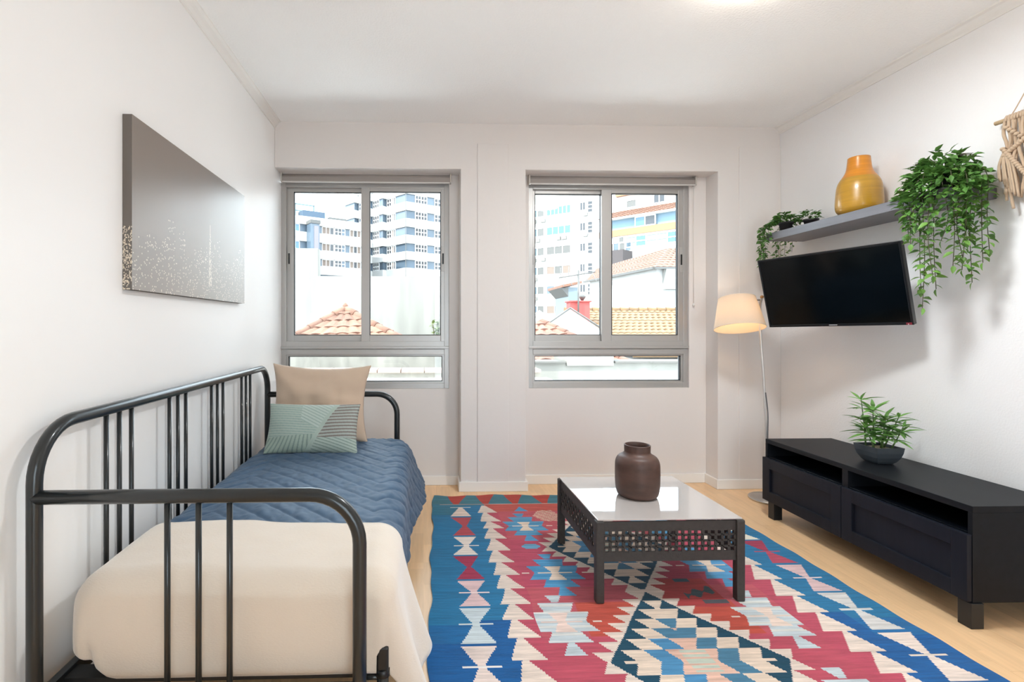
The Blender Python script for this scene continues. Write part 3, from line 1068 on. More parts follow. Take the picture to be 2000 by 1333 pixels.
# ------------------------------------------------------------------ coffee table
M_WICKER = mat('brown_black_wicker', '393532', .6, bump=.2, bscale=150, var=.15, vscale=60)
TX0, TX1, TY0, TY1, TZ0, TZ1 = .738, 1.384, 2.152, 2.785, .182, .357
ct = thing('coffee_table', 'low square dark wicker coffee table with a frosted glass top on the rug', 'table', ((TX0 + TX1) / 2, (TY0 + TY1) / 2, .007))
lw = .036
for x in (TX0, TX1 - lw):
    for y in (TY0, TY1 - lw):
        MB().box((x, y, .0075), (x + lw, y + lw, TZ1), .006).build('leg', M_WICKER, ct)
def woven(axis, pos, a0, a1, name):
    """panel of interlaced strips along `axis` (0: x, 1: y)"""
    mb = MB()
    def bx(s0, s1, z0, z1, d):
        if axis == 0:
            mb.box((s0, pos - .003 + d, z0), (s1, pos + .003 + d, z1))
        else:
            mb.box((pos - .003 + d, s0, z0), (pos + .003 + d, s1, z1))
    nH, nV = 4, 20
    z0, z1 = TZ0 + .036, TZ1 - .040
    pz = (z1 - z0) / nH
    bx(a0, a1, TZ0, z0 + .006, 0)
    bx(a0, a1, z1 - .006, TZ1 - .004, 0)
    ps = (a1 - a0) / nV
    hole = .0160
    for i in range(nV + 1):
        c = a0 + i * ps
        wv = (ps - hole) / 2
        for k in range(nH):
            d = .0016 if (i + k) % 2 else -.0016
            bx(max(a0, c - wv), min(a1, c + wv), z0 + k * pz - .001, z0 + (k + 1) * pz + .001, d)
    for k in range(1, nH):
        zc_ = z0 + k * pz
        wz = (pz - hole) / 2
        for i in range(nV):
            d = -.0016 if (i + k) % 2 else .0016
            bx(a0 + i * ps, a0 + (i + 1) * ps, zc_ - wz, zc_ + wz, d)
    return mb.build(name, M_WICKER, ct)
ins = .014
woven(0, TY0 + ins, TX0 + lw, TX1 - lw, 'woven_apron')
woven(0, TY1 - ins, TX0 + lw, TX1 - lw, 'woven_apron')
woven(1, TX0 + ins, TY0 + lw, TY1 - lw, 'woven_apron')
woven(1, TX1 - ins, TY0 + lw, TY1 - lw, 'woven_apron')
MB().box((TX0 + .008, TY0 + .008, TZ1 + .0005), (TX1 - .008, TY1 - .008, TZ1 + .0065), .002).build('glass_top', mat('frosted_grey_glass', 'bdb6b2', .035, spec=.9, coat=.6), ct)

# ------------------------------------------------------------------ vases
def interp_prof(pts, n=8):
    """smooth Catmull-Rom through profile points"""
    out = []
    P = [pts[0]] + pts + [pts[-1]]
    for i in range(1, len(P) - 2):
        p0, p1, p2, p3 = [np.array(P[i + j]) for j in (-1, 0, 1, 2)]
        for t in np.linspace(0, 1, n, endpoint=False):
            out.append(tuple(.5 * (2 * p1 + (p2 - p0) * t + (2 * p0 - 5 * p1 + 4 * p2 - p3) * t * t + (3 * p1 - p0 - 3 * p2 + p3) * t ** 3)))
    out.append(tuple(pts[-1]))
    return out
vz = TZ1 + .007
pr = [(0, .0)] + interp_prof([(.080, 0), (.094, .012), (.1015, .045), (.1035, .09), (.1035, .14), (.101, .168), (.090, .190), (.070, .203), (.061, .212), (.0605, .225), (.061, .248)], 6)
pr += [(.0585, .2495), (.056, .248), (.056, .215), (.085, .185), (.097, .15), (.096, .03), (0, .012)]
tag(MB().lathe(pr, (1.045, 2.46, vz), 56).build('vase', mat('rust_brown_ceramic', '513a32', .48, spec=.45, var=.35, vscale=7, stretch=(1, 1, 2.5), bump=.06, bscale=30), loc=(1.045, 2.46, vz)),
    'dark brown jar-shaped vase standing on the glass coffee table', 'vase')

SZ0, SZ1 = 1.770, 1.820
tag(MB().box((2.36, 2.255, SZ0), (XR - .001, 3.445, SZ1), .002).build('wall_shelf', mat('black_brown_shelf', '6d6b70', .38, spec=.5, var=.1, vscale=40, stretch=(1, .1, 1)), loc=(2.49, 2.9, SZ0)),
    'floating dark shelf on the right wall above the television', 'shelf')

yv = thing('vase', 'mustard yellow bamboo vase with an orange neck on the wall shelf', 'vase', (2.478, 2.832, SZ1))
M_YEL = mat('mustard_lacquer', 'b08326', .3, spec=.5, coat=.3, var=.12, vscale=16, stretch=(.3, .3, 6), bump=.05, bscale=30)
M_ORA = mat('amber_lacquer', 'c97f1c', .3, spec=.5, coat=.3, var=.12, vscale=16, stretch=(.3, .3, 6), bump=.05, bscale=30)
body = [(0, .001)] + interp_prof([(.082, .001), (.104, .026), (.110, .055), (.108, .11), (.104, .155), (.097, .185), (.085, .208)], 6)
neck = interp_prof([(.085, .208), (.070, .232), (.060, .256), (.055, .29), (.052, .325)], 6) + [(.049, .327), (.046, .325), (.048, .27), (.07, .21)]
MB().lathe(body, (2.478, 2.832, SZ1), 48).build('body', M_YEL, yv)
MB().lathe(neck, (2.478, 2.832, SZ1), 48).build('neck', M_ORA, yv)

# ------------------------------------------------------------------ television
tv = thing('television', 'black flat television tilted down on a wall bracket under the shelf', 'television', (2.2865, 2.825, 1.3963), rot=(0, 0, 0))
ca, ta, ra = -1.179, .245, .0206
R = Matrix.Rotation(ca, 4, 'Z') @ Matrix.Rotation(ta, 4, 'X') @ Matrix.Rotation(-ra, 4, 'Y')
tv.rotation_euler = R.to_euler()
W2_, H2_ = .365, .215
M_TVB = mat('glossy_black_bezel', '15171a', .22, spec=.5)
fr = MB()
e = .011
fr.box((-W2_, 0, -H2_), (-W2_ + e, .03, H2_), .002)
fr.box((W2_ - e, 0, -H2_), (W2_, .03, H2_), .002)
fr.box((-W2_ + e, 0, H2_ - e), (W2_ - e, .03, H2_), .002)
fr.box((-W2_ + e, 0, -H2_), (W2_ - e, .03, -H2_ + .015), .002)
fr.build('bezel', M_TVB, tv)
MB().box((-W2_ + e, .003, -H2_ + .015), (W2_ - e, .012, H2_ - e)).build('screen', mat('dark_screen', '05080a', .10, spec=.35), tv)
MB().box((-W2_ + .01, .012, -H2_ + .01), (W2_ - .01, .045, H2_ - .01), .004).build('back_cover', mat('tv_back', '1a1b1d', .5), tv)
MB().box((-.16, .045, -.14), (.16, .06, .10), .006).build('back_bulge', mat('tv_back', '1a1b1d', .5), tv)
MB().box((-.021, -.0006, -H2_ + .0065), (.021, .0004, -H2_ + .0095)).build('badge', mat('badge_silver', 'd0d2d4', .4), tv)
MB().box((W2_ - .030, -.0008, -H2_ + .001), (W2_ - .006, .0004, -H2_ + .013)).build('sticker', mat('sticker_red', '7d1f2c', .5), tv)
MB().box((W2_ - .0225, -.0012, -H2_ + .002), (W2_ - .0190, -.0004, -H2_ + .007)).build('sticker_mark', mat('sticker_white', 'e6d8da', .5), tv)
Ri = R.to_3x3().inverted()
def tvl(p):
    return Ri @ (Vector(p) - Vector((2.2865, 2.825, 1.3963)))
wp = Vector((XR - .004, 2.86, 1.40))
arm = MB()
arm.tube([tvl((2.345, 2.85, 1.38)), tvl((2.45, 2.78, 1.39))], .014, 10)
arm.tube([tvl((2.45, 2.78, 1.39)), tvl((XR - .02, 2.86, 1.40))], .014, 10)
arm.build('swivel_arm', M_BLACKP, tv)
pl = MB()
cs = [tvl((XR - .022 + dx, 2.86 + dy, 1.40 + dz)) for dx in (0, .021) for dy in (-.04, .04) for dz in (-.10, .10)]
pl.add(cs, [(0, 1, 3, 2), (4, 6, 7, 5), (0, 4, 5, 1), (2, 3, 7, 6), (0, 2, 6, 4), (1, 5, 7, 3)])
pl.build('wall_plate', M_BLACKP, tv)

# ------------------------------------------------------------------ floor lamp
LX, LY = 2.375, 3.43
fl_ = thing('floor_lamp', 'slim steel floor lamp with a lit cream tapered shade in the window corner', 'lamp', (LX, LY, 0))
MB().lathe([(0, .001), (.128, .001), (.130, .006), (.129, .014), (.12, .019), (.03, .023), (0, .023)], (LX, LY, 0), 48).build('base', M_CHROME, fl_)
pole = [(LX - .045, LY - .03, .02), (LX - .047, LY - .03, .45), (LX - .062, LY - .03, .80), (LX - .085, LY - .032, 1.10), (LX - .096, LY - .040, 1.30), (LX - .085, LY - .045, 1.380)]
def smooth_path(pts, n=8):
    return [tuple(q) for q in interp_prof([tuple(p) for p in pts], n)]
MB().tube(smooth_path(pole), .0085, 12).build('pole', mat('satin_white_pole', 'cfcbc8', .3, metal=.6), fl_)
M_SHADE = mat('cream_linen_shade', 'e2d6c6', .85, trans=.45, bump=.08, bscale=260)
sc_ = Vector((2.130, 3.375, 1.172))
SR = Matrix.Rotation(math.radians(3), 3, 'Y') @ Matrix.Rotation(math.radians(-14), 3, 'X')
shade = MB().lathe([(.155, 0), (.1545, .002), (.112, .213), (.1115, .2145)], sc_, 56, SR)
so = shade.build('shade', M_SHADE, fl_)
md = so.modifiers.new('thickness', 'SOLIDIFY'); md.thickness = .0015
for z, rr in ((0.002, .1548), (.2125, .1122)):
    ring = [tuple(sc_ + SR @ Vector((rr * math.cos(a), rr * math.sin(a), z))) for a in np.linspace(0, 2 * PI, 49)]
    MB().tube(ring, .0018, 6, cap=False).build('shade_ring', mat('shade_trim', 'e3d9cb', .7), so, loc=fl_['_base'])
sp = sc_ + SR @ Vector((0, 0, .20))
arm = MB()
arm.tube([(LX - .087, LY - .044, 1.365), tuple(sc_ + SR @ Vector((.05, .02, .205))), tuple(sp)], .005, 8)
for a in (0, 2 * PI / 3, 4 * PI / 3):
    arm.tube([tuple(sp), tuple(sc_ + SR @ Vector((.111 * math.cos(a), .111 * math.sin(a), .211)))], .0022, 6)
arm.build('shade_arm', M_CHROME, fl_)
MB().tube([tuple(sp), tuple(sc_ + SR @ Vector((0, 0, .135)))], .016, 14).build('socket', mat('socket_white', 'd8d4cf', .5), fl_)
bc = sc_ + SR @ Vector((0, 0, .095))
MB().lathe([(0, .04), (.012, .038), (.022, .022), (.030, 0), (.028, -.015), (.018, -.027), (0, -.031)], bc, 24).build('bulb', mat('lit_bulb', 'fff1d8', .4, emit='ffd9a8', estr=18.0), fl_)
MB().lathe([(0, -.012), (.009, -.009), (.012, 0), (.009, .009), (0, .012)], (LX - .085, LY - .045, 1.385), 16).build('knob', mat('wood_knob', 'b98a58', .5), fl_)
cordp = smooth_path([(LX - .060, LY - .045, .74), (LX - .048, LY - .05, .60), (LX - .050, LY - .052, .45), (LX - .052, LY - .055, .34), (LX - .05, LY - .06, .20), (LX - .02, LY - .05, .03)])
MB().tube(cordp, .0035, 6).build('cord', mat('grey_cord', '5c5c60', .6), fl_)
MB().box((LX - .061, LY - .068, .345), (LX - .043, LY - .046, .40), .004).build('switch', M_BLACKP, fl_)

# ------------------------------------------------------------------ plants
def leaf_mesh(name, L, Wd, m, curl=.25):
    """one folded leaf, base at origin, pointing along +X, 12 faces"""
    ts = [0, .18, .42, .68, .88, 1.0]
    ws = [.06, .72, 1.0, .68, .28, .0]
    mid = [(t * L, 0, -curl * L * t * t) for t in ts]
    vs = list(mid)
    for t, wv in zip(ts, ws):
        vs.append((t * L, wv * Wd / 2, -curl * L * t * t + .18 * wv * Wd))
    for t, wv in zip(ts, ws):
        vs.append((t * L, -wv * Wd / 2, -curl * L * t * t + .18 * wv * Wd))
    n = len(ts)
    fs = []
    for i in range(n - 1):
        fs.append((i, i + 1, n + i + 1, n + i))
        fs.append((i + 1, i, 2 * n + i, 2 * n + i + 1))
    me = bpy.data.meshes.new(name)
    me.from_pydata(vs, [], fs)
    me.polygons.foreach_set('use_smooth', [True] * len(fs))
    me.materials.append(m)
    return me
def leaf_obj(me, parent, base, p, direction, roll, scale=1.0, name='leaf'):
    d = Vector(direction).normalized()
    up = Vector((0, 0, 1))
    y = up.cross(d)
    if y.length < 1e-3:
        y = Vector((0, 1, 0))
    y.normalize()
    z = d.cross(y)
    M = Matrix((d, y, z)).transposed()
    M = M @ Matrix.Rotation(roll, 3, 'X')
    o = bpy.data.objects.new(name, me)
    COL.objects.link(o)
    o.parent = parent
    o.rotation_euler = M.to_euler()
    o.scale = (scale,) * 3
    o.location = Vector(p) - Vector(base)
    return o
def foliage(name, items, proto, m, parent, base):
    """many leaves joined into one mesh"""
    vs, fs = [], []
    pv = [v.co.copy() for v in proto.vertices]
    pf = [tuple(q.vertices) for q in proto.polygons]
    for (p, d, roll, s) in items:
        d = Vector(d).normalized()
        y = Vector((0, 0, 1)).cross(d)
        if y.length < 1e-3:
            y = Vector((0, 1, 0))
        y.normalize()
        M = Matrix((d, y, d.cross(y))).transposed() @ Matrix.Rotation(roll, 3, 'X')
        o = len(vs)
        vs += [tuple(M @ (v * s) + Vector(p) - Vector(base)) for v in pv]
        fs += [tuple(i + o for i in f) for f in pf]
    me = bpy.data.meshes.new(name)
    me.from_pydata(vs, [], fs)
    me.polygons.foreach_set('use_smooth', [True] * len(fs))
    me.materials.append(m)
    o = bpy.data.objects.new(name, me)
    COL.objects.link(o)
    o.parent = parent
    o['kind'] = 'stuff'
    return o
M_IVY = mat('ivy_leaf_green', '6c9644', .42, spec=.5, rand=.35, trans=.25)
M_IVY2 = mat('ivy_mass_green', '57833d', .45, spec=.5, var=.45, vscale=40, trans=.2)
M_STEM = mat('stem_brown_green', '4d4a35', .7)
M_POT = mat('dark_plastic_pot', '2d2b2c', .5)
def pot(parent, c, r0, r1, h, m=M_POT):
    MB().lathe([(0, .001), (r0, .001), (r1, h - .012), (r1 + .004, h - .012), (r1 + .004, h), (r1 - .003, h), (r1 - .004, h - .02), (0, h - .022)], c, 32).build('pot', m, parent)
    MB().lathe([(0, h - .018), (r1 - .004, h - .0185)], c, 24).build('soil', mat('dark_soil', '2a211a', .95), parent)

pc = Vector((2.475, 2.345, SZ1))
iv = thing('trailing_ivy', 'large bushy trailing green ivy hanging from the near end of the wall shelf', 'plant', tuple(pc))
pot(iv, tuple(pc), .052, .068, .095)
rnd = random.Random(11)
ivl = leaf_mesh('leaf', .040, .0235, M_IVY)
strands = [  # (x, y, z of the tip, how far it bows out)
    (2.345, 2.405, 1.275), (2.350, 2.425, 1.36), (2.335, 2.37, 1.42), (2.34, 2.455, 1.58), (2.345, 2.49, 1.63), (2.36, 2.36, 1.36),
    (2.375, 2.305, 1.46), (2.40, 2.29, 1.50), (2.42, 2.285, 1.44), (2.455, 2.285, 1.385), (2.48, 2.28, 1.47), (2.50, 2.27, 1.53), (2.44, 2.30, 1.56), (2.33, 2.43, 1.66), (2.37, 2.33, 1.58), (2.41, 2.27, 1.62)]
nleaf = 0
ivx = []
for (sx, sy, szz) in strands:
    sy -= .075
    st = pc + Vector(((sx - pc.x) * .35, (sy - pc.y) * .35, .10))
    out = Vector((sx, sy, 1.84)) + Vector((rnd.uniform(-.008, .008), rnd.uniform(-.01, .01), rnd.uniform(-.01, .02)))
    tip = Vector((sx + rnd.uniform(-.015, .015), sy + rnd.uniform(-.02, .02), szz))
    mid = Vector((sx + rnd.uniform(-.012, .012), sy + rnd.uniform(-.012, .012), (1.80 + szz) / 2))
    path = [Vector(q) for q in smooth_path([tuple(st), tuple((st + out) / 2 + Vector((0, 0, .03))), tuple(out), tuple(mid), tuple(tip)], 8)]
    MB().tube([tuple(q) for q in path], .0016, 5).build('stem', M_STEM, iv)
    # leaves along the hanging part
    L = [0]
    for i in range(1, len(path)):
        L.append(L[-1] + (path[i] - path[i - 1]).length)
    s = L[8]
    side = 1
    while s < L[-1]:
        i = max(j for j in range(len(L)) if L[j] <= s)
        i = min(i, len(path) - 2)
        f = (s - L[i]) / max(1e-6, L[i + 1] - L[i])
        q = path[i].lerp(path[i + 1], f)
        ang = rnd.uniform(0, 2 * PI) if rnd.random() < .35 else rnd.gauss(-.75 if side > 0 else 2.39, .6)
        d = Vector((math.cos(ang), math.sin(ang), rnd.uniform(-.75, .05)))
        if q.x + d.x * .04 > XR - .01:
            d.x = -abs(d.x)
        if nleaf < 296 and rnd.random() < .72:
            leaf_obj(ivl, iv, pc, q, d, rnd.uniform(-.7, .7), rnd.uniform(.75, 1.15))
            nleaf += 1
        else:
            ivx.append((tuple(q), d, rnd.uniform(-.7, .7), rnd.uniform(.7, 1.1)))
        if q.z > 1.62:      # side shoots thicken the upper curtain
            sh_ = Vector((rnd.uniform(-.02, .012), rnd.uniform(-.03, .03), rnd.uniform(-.015, .015)))
            ivx.append((tuple(q + sh_), (rnd.uniform(-1, .3), rnd.uniform(-1, 1), rnd.uniform(-.8, .2)), rnd.uniform(-.7, .7), rnd.uniform(.6, 1.05)))
        side = -side
        s += rnd.uniform(.013, .021)
    leaf_obj(ivl, iv, pc, tip, (rnd.uniform(-.3, .3), rnd.uniform(-.3, .3), -1), 0, .9) if nleaf < 299 else None
    nleaf += 1
items = list(ivx)
for i in range(640):
    a = rnd.uniform(0, 2 * PI)
    rr = math.sqrt(rnd.random())
    hgt = rnd.uniform(0, 1)
    px_ = pc.x - .03 + math.cos(a) * rr * .125
    py_ = pc.y + math.sin(a) * rr * .175
    pz_ = pc.z + .03 + (.155 * (1 - rr ** 2.2)) * (.35 + .65 * hgt) + rnd.uniform(-.04, .03) - (.06 * rr if rr > .75 else 0)
    if px_ > XR - .035:
        px_ = XR - .035 - rnd.random() * .02
    d = Vector((math.cos(a) * rr + rnd.uniform(-.5, .5), math.sin(a) * rr + rnd.uniform(-.5, .5), rnd.uniform(-.4, .7)))
    if px_ > XR - .08:
        d.x = -abs(d.x)
    items.append(((px_, py_, pz_), d, rnd.uniform(-.8, .8), rnd.uniform(.75, 1.15)))
foliage('leaf_mass', items, ivl, M_IVY2, iv, pc)
stems = MB()
for i in range(26):
    a = rnd.uniform(0, 2 * PI); rr = rnd.uniform(.4, 1)
    stems.tube(smooth_path([tuple(pc + Vector((0, 0, .08))), tuple(pc + Vector((-.02 + math.cos(a) * .05 * rr, math.sin(a) * .07 * rr, .15))), tuple(pc + Vector((-.03 + math.cos(a) * .10 * rr, math.sin(a) * .15 * rr, .14)))], 5), .0014, 5)
stems.build('stem_cluster', M_STEM, iv)

def small_ivy(c, label, tips, top_n, seed):
    rd = random.Random(seed)
    c = Vector(c)
    r = thing('trailing_ivy', label, 'plant', tuple(c), 'small trailing ivies at the window end of the wall shelf')
    pot(r, tuple(c), .030, .040, .062)
    lm = leaf_mesh('leaf', .028, .016, M_IVY2)
    its = []
    stm = MB()
    for i in range(top_n):
        a = rd.uniform(0, 2 * PI); rr = math.sqrt(rd.random())
        q = c + Vector((-.015 + math.cos(a) * rr * .055, .0 + math.sin(a) * rr * .06, .055 + .045 * (1 - rr) + rd.uniform(0, .04)))
        q.x = min(q.x, XR - .03)
        its.append((tuple(q), (math.cos(a) - .2, math.sin(a), rd.uniform(-.4, .7)), rd.uniform(-.8, .8), rd.uniform(.7, 1.15)))
    for (tx, ty, tz, n) in tips:
        st = c + Vector((0, 0, .06))
        out = Vector((tx, ty, c.z + .02))
        path = [Vector(q) for q in smooth_path([tuple(st), tuple((st + out) / 2 + Vector((0, 0, .035))), tuple(out), (tx + rd.uniform(-.006, .006), ty, (c.z + tz) / 2), (tx, ty + rd.uniform(-.01, .01), tz)], 8)]
        stm.tube([tuple(q) for q in path], .0011, 5)
        for i in range(n):
            q = path[4 + int((len(path) - 5) * i / n)]
            a = rd.uniform(0, 2 * PI)
            d = Vector((math.cos(a), math.sin(a), rd.uniform(-.7, .2)))
            its.append((tuple(q + d * .004), d, rd.uniform(-.8, .8), rd.uniform(.75, 1.2)))
    foliage('leaf_mass', its, lm, M_IVY2, r, c)
    stm.build('stem_cluster', M_STEM, r)
small_ivy((2.425, 3.345, SZ1), 'small trailing ivy in a dark pot at the window end of the shelf',
          [(2.33, 3.46, 1.60, 60), (2.335, 3.42, 1.58, 60), (2.345, 3.48, 1.62, 56), (2.34, 3.39, 1.76, 20), (2.35, 3.465, 1.66, 50), (2.36, 3.47, 1.60, 50)], 190, 3)
small_ivy((2.520, 3.245, SZ1), 'second small trailing ivy on the shelf, nearer the yellow vase',
          [(2.44, 3.455, 1.62, 40), (2.50, 3.46, 1.65, 36), (2.46, 3.465, 1.58, 44), (2.55, 3.458, 1.70, 24)], 90, 5)

# bamboo-like plant on the bench
qc = Vector((2.3725, 2.5925, BZ1))
bp = thing('potted_bamboo', 'small bamboo-like plant in a square dark grey bowl on the media bench', 'plant', tuple(qc))
pm = MB()
rings = []
for z, h_ in ((0.001, .040), (.012, .050), (.035, .062), (.06, .069), (.088, .0725)):
    rings.append((z, h_))
def sq(hw, z):
    return [(qc.x - hw, qc.y - hw, qc.z + z), (qc.x + hw, qc.y - hw, qc.z + z), (qc.x + hw, qc.y + hw, qc.z + z), (qc.x - hw, qc.y + hw, qc.z + z)]
vs = []
for z, hw in rings + [(.088, .066), (.070, .063)]:
    vs += sq(hw, z)
nr = len(vs) // 4
fs = [(3, 2, 1, 0)] + [(i * 4 + k, i * 4 + (k + 1) % 4, (i + 1) * 4 + (k + 1) % 4, (i + 1) * 4 + k) for i in range(nr - 1) for k in range(4)]
fs.append(tuple(range((nr - 1) * 4, nr * 4)))
pm.add(vs, fs)
pm.build('pot', mat('slate_grey_pot', '3b4147', .55, bump=.08, bscale=150), bp)
MB().box((qc.x - .0625, qc.y - .0625, qc.z + .066), (qc.x + .0625, qc.y + .0625, qc.z + .073)).build('gravel', mat('pale_gravel', 'b9ab93', .9, var=.4, vscale=200, bump=.5, bscale=250), bp)
M_BAM = mat('bamboo_leaf_green', '71a052', .4, spec=.5, rand=.35, trans=.2)
bl = leaf_mesh('leaf', .098, .019, M_BAM, .18)
rd = random.Random(21)
canes = [(-.040, .03, .25, -.02), (-.025, .005, .20, 0), (.0, -.02, .17, .01), (.02, .01, .15, .02), (.035, -.03, .13, .05), (.045, .02, .17, .06), (.005, .035, .12, 0), (-.045, -.03, .11, -.04)]
for (cx_, cy_, hh, lean) in canes:
    b0 = qc + Vector((cx_, cy_, .068))
    tp = b0 + Vector((lean * .6, -lean * .8, hh))
    MB().tube([tuple(b0), tuple(b0.lerp(tp, .5) + Vector((.003, 0, 0))), tuple(tp)], .0042, 8, taper=.0018).build('cane', mat('cane_green', '4f6b3a', .5), bp)
    for lev in ([.35, .6, .82, 1.0] if hh > .16 else [.45, .75, 1.0]):
        q = b0.lerp(tp, lev)
        n = rd.randint(5, 8)
        a0 = rd.uniform(0, 6.28)
        for k in range(n):
            a = a0 + k * 2 * PI / n + rd.uniform(-.4, .4)
            d = Vector((math.cos(a), math.sin(a), rd.uniform(.0, 1.0) if lev > .9 else rd.uniform(-.2, .6)))
            if d.x > 0:
                d.x *= .75
            leaf_obj(bl, bp, qc, q, d, rd.uniform(-.5, .5), rd.uniform(.65, 1.1))

# ------------------------------------------------------------------ macrame hanging
mc = thing('macrame_hanging', 'beige macrame wall hanging on a wooden stick at the right edge', 'wall hanging', (XR - .03, 2.0, 2.10))
M_ROPE = mat('beige_cotton_rope', 'bfa78e', .95, bump=.4, bscale=120, spec=.1, sheen=.3)
xm = XR - .034
zz = 2.103
MB().tube([(xm, 2.232, zz), (xm, 1.62, zz)], .0095, 12).build('stick', mat('pale_wood_stick', 'd1b48c', .6), mc)
MB().tube(smooth_path([(xm, 2.172, zz + .01), (xm + .012, 1.926, zz + .33), (xm, 1.68, zz + .01)], 10), .0024, 6).build('hanging_cord', M_ROPE, mc)
rd = random.Random(4)
for i in range(46):
    y = 2.180 - i * .0112
    tt = abs(y - 1.926) / .25
    L = .30 + .28 * (1 - tt) if i > 3 else (.27, .33, .36, .40)[i]
    pts = [(xm - .010, y, zz + .008)]
    for k in range(1, 9):
        pts.append((xm - .006 - .012 * math.sin(k * .9 + i) * (.6 if k < 8 else .3), y + .007 * math.sin(k * 1.3 + i * 2.1) + (.018 * k / 8 if i < 5 else 0), zz - L * k / 8))
    MB().tube(smooth_path(pts, 4), .0066, 7, taper=.0055).build('strand', M_ROPE, mc)
    MB().tube([(xm - .0125, y, zz - .012), (xm - .0135, y, zz), (xm - .009, y, zz + .012), (xm + .006, y, zz + .012)], .005, 7).build('knot', M_ROPE, mc)
# knotted diagonal bands in front of the strands
for s0, s1 in (((2.174, zz - .04), (1.968, zz - .25)), ((2.180, zz - .16), (2.018, zz - .06)), ((2.186, zz - .13), (2.078, zz - .30))):
    n = 16
    for k in range(n):
        f = k / (n - 1)
        y = s0[0] + (s1[0] - s0[0]) * f
        z = s0[1] + (s1[1] - s0[1]) * f
        MB().lathe([(0, -.009), (.008, -.006), (.0105, 0), (.008, .006), (0, .009)], (xm - .020, y, z), 10).build('knot', M_ROPE, mc)
for i in range(9):
    y = 2.190 + .004 * math.sin(i * 2.2) - i * .006
    MB().tube(smooth_path([(xm - .02, 2.180, zz - .14), (xm - .022, y + .010, zz - .20), (xm - .016, y + .014 - .003 * i, zz - .26 - .012 * i)], 5), .0048, 7).build('fringe', M_ROPE, mc)

# ------------------------------------------------------------------ outside: town seen through the windows
GZ = -9.0
M_EXT = mat('ext_white_render', 'b2b0ac', .9, var=.06, vscale=.6)
M_CONC = mat('ext_stained_concrete', '76736c', .95, var=.22, vscale=.9, stretch=(2.5, 2.5, .25), detail=8)
M_PARA = mat('ext_stained_parapet', '77736b', .95, var=.30, vscale=2.2, stretch=(2, 2, .6), detail=8)
M_BGLASS = mat('ext_blue_glass', '46535f', .25, spec=.6, var=.15, vscale=.4)
M_DGLASS = mat('ext_dark_glass', '292b2f', .2, spec=.6)
M_TANGL = mat('ext_tan_blind', '66574d', .6)
M_FRAME = mat('ext_white_frame', 'e0dfdc', .6)
M_SKYGL = mat('ext_sky_glass', '3a6079', .2, spec=.6)
M_GREYGL = mat('ext_grey_shutter', '4c4a47', .5)
M_TILE = mat('ext_terracotta_tile', '6a4a3b', .85, var=.22, vscale=5, rand=.16)
M_TILE2 = mat('ext_ochre_tile', '6b5237', .85, var=.18, vscale=5, rand=.12)
M_REDB = mat('ext_red_metal', 'a23a34', .6)
struct(B(((-90, 6, GZ - .5), (90, 160, GZ))).build('ground', mat('ext_asphalt', '7d7a76', .95, var=.1, vscale=.3)), 'grey ground far below the windows')

def seg_frame(p, q):
    p, q = Vector((p[0], p[1], 0)), Vector((q[0], q[1], 0))
    d = (q - p)
    L = d.length
    d.normalize()
    n = Vector((d.y, -d.x, 0))            # to the right of travel: faces the camera when going left to right
    return p, d, n, L
def wall_box(mb, p, q, s0, s1, z0, z1, d0, d1):
    """box along the facade p->q from s0 to s1 metres, z0..z1, from depth d0 to d1 in front of the wall line"""
    P, d, n, L = seg_frame(p, q)
    c = []
    for z in (z0, z1):
        for dd in (d0, d1):
            for s in (s0, s1):
                v = P + d * s + n * dd
                c.append((v.x, v.y, z))
    mb.add(c, [(0, 1, 3, 2), (4, 6, 7, 5), (0, 4, 5, 1), (2, 3, 7, 6), (0, 2, 6, 4), (1, 5, 7, 3)])
def ext_window(root, p, q, s0, s1, z0, z1, panes, glass, depth=.05, frame=.09, rows=1):
    f = MB()
    fw = frame
    for i in range(panes + 1):
        s = s0 + (s1 - s0) * i / panes
        wall_box(f, p, q, s - fw / 2, s + fw / 2, z0, z1, 0, depth + .06)
    for k in range(rows + 1):
        z = z0 + (z1 - z0) * k / rows
        wall_box(f, p, q, s0, s1, z - fw / 2, z + fw / 2, 0, depth + .05)
    w_ = f.build('window', M_FRAME, root)
    for i in range(panes):
        g = MB()
        a = s0 + (s1 - s0) * i / panes
        b = s0 + (s1 - s0) * (i + 1) / panes
        wall_box(g, p, q, a + fw / 2, b - fw / 2, z0 + fw / 2, z1 - fw / 2, 0, depth)
        gm = glass[i % len(glass)] if isinstance(glass, (list, tuple)) else glass
        g.build('pane', gm, w_, loc=root['_base'])
    return w_

# --- office tower with a corner towards us
tw = thing('office_tower', 'white and blue banded office tower with its corner towards the left window', 'building', (-3.1, 100, GZ))
TP = [(-16.5, 110.5), (-14.2, 107.6), (-13.5, 108.6), (-11.1, 105.7), (-10.35, 106.7), (-8.0, 103.9), (-7.3, 104.9), (-3.1, 100.0), (7.2, 106.7)]
ztop = 30.3
plan = TP + [(7.2, 130), (-16.5, 130)]
tops = [30.22 - 3.22 * i for i in range(12)]
MB().prism(plan[::-1], GZ, 28.6).build('glazed_core', M_BGLASS, tw)
cx0, cy0 = -4.0, 116.0
def grow(P, d):
    out = []
    n = len(P)
    for i in range(n):
        a, b, c = Vector(P[i - 1]), Vector(P[i]), Vector(P[(i + 1) % n])
        e1, e2 = (b - a).normalized(), (c - b).normalized()
        n1, n2 = Vector((e1.y, -e1.x)), Vector((e2.y, -e2.x))
        m = n1 + n2
        m = m / max(.25, m.length_squared / 2) if m.length > 1e-6 else n1
        out.append(tuple(b + m * d))
    return out
big = grow(plan, .35)
for t in tops:
    if t - 1.6 < 3:
        break
    MB().prism(big[::-1], t - 3.22, t - 1.6).build('spandrel_band', M_EXT, tw)
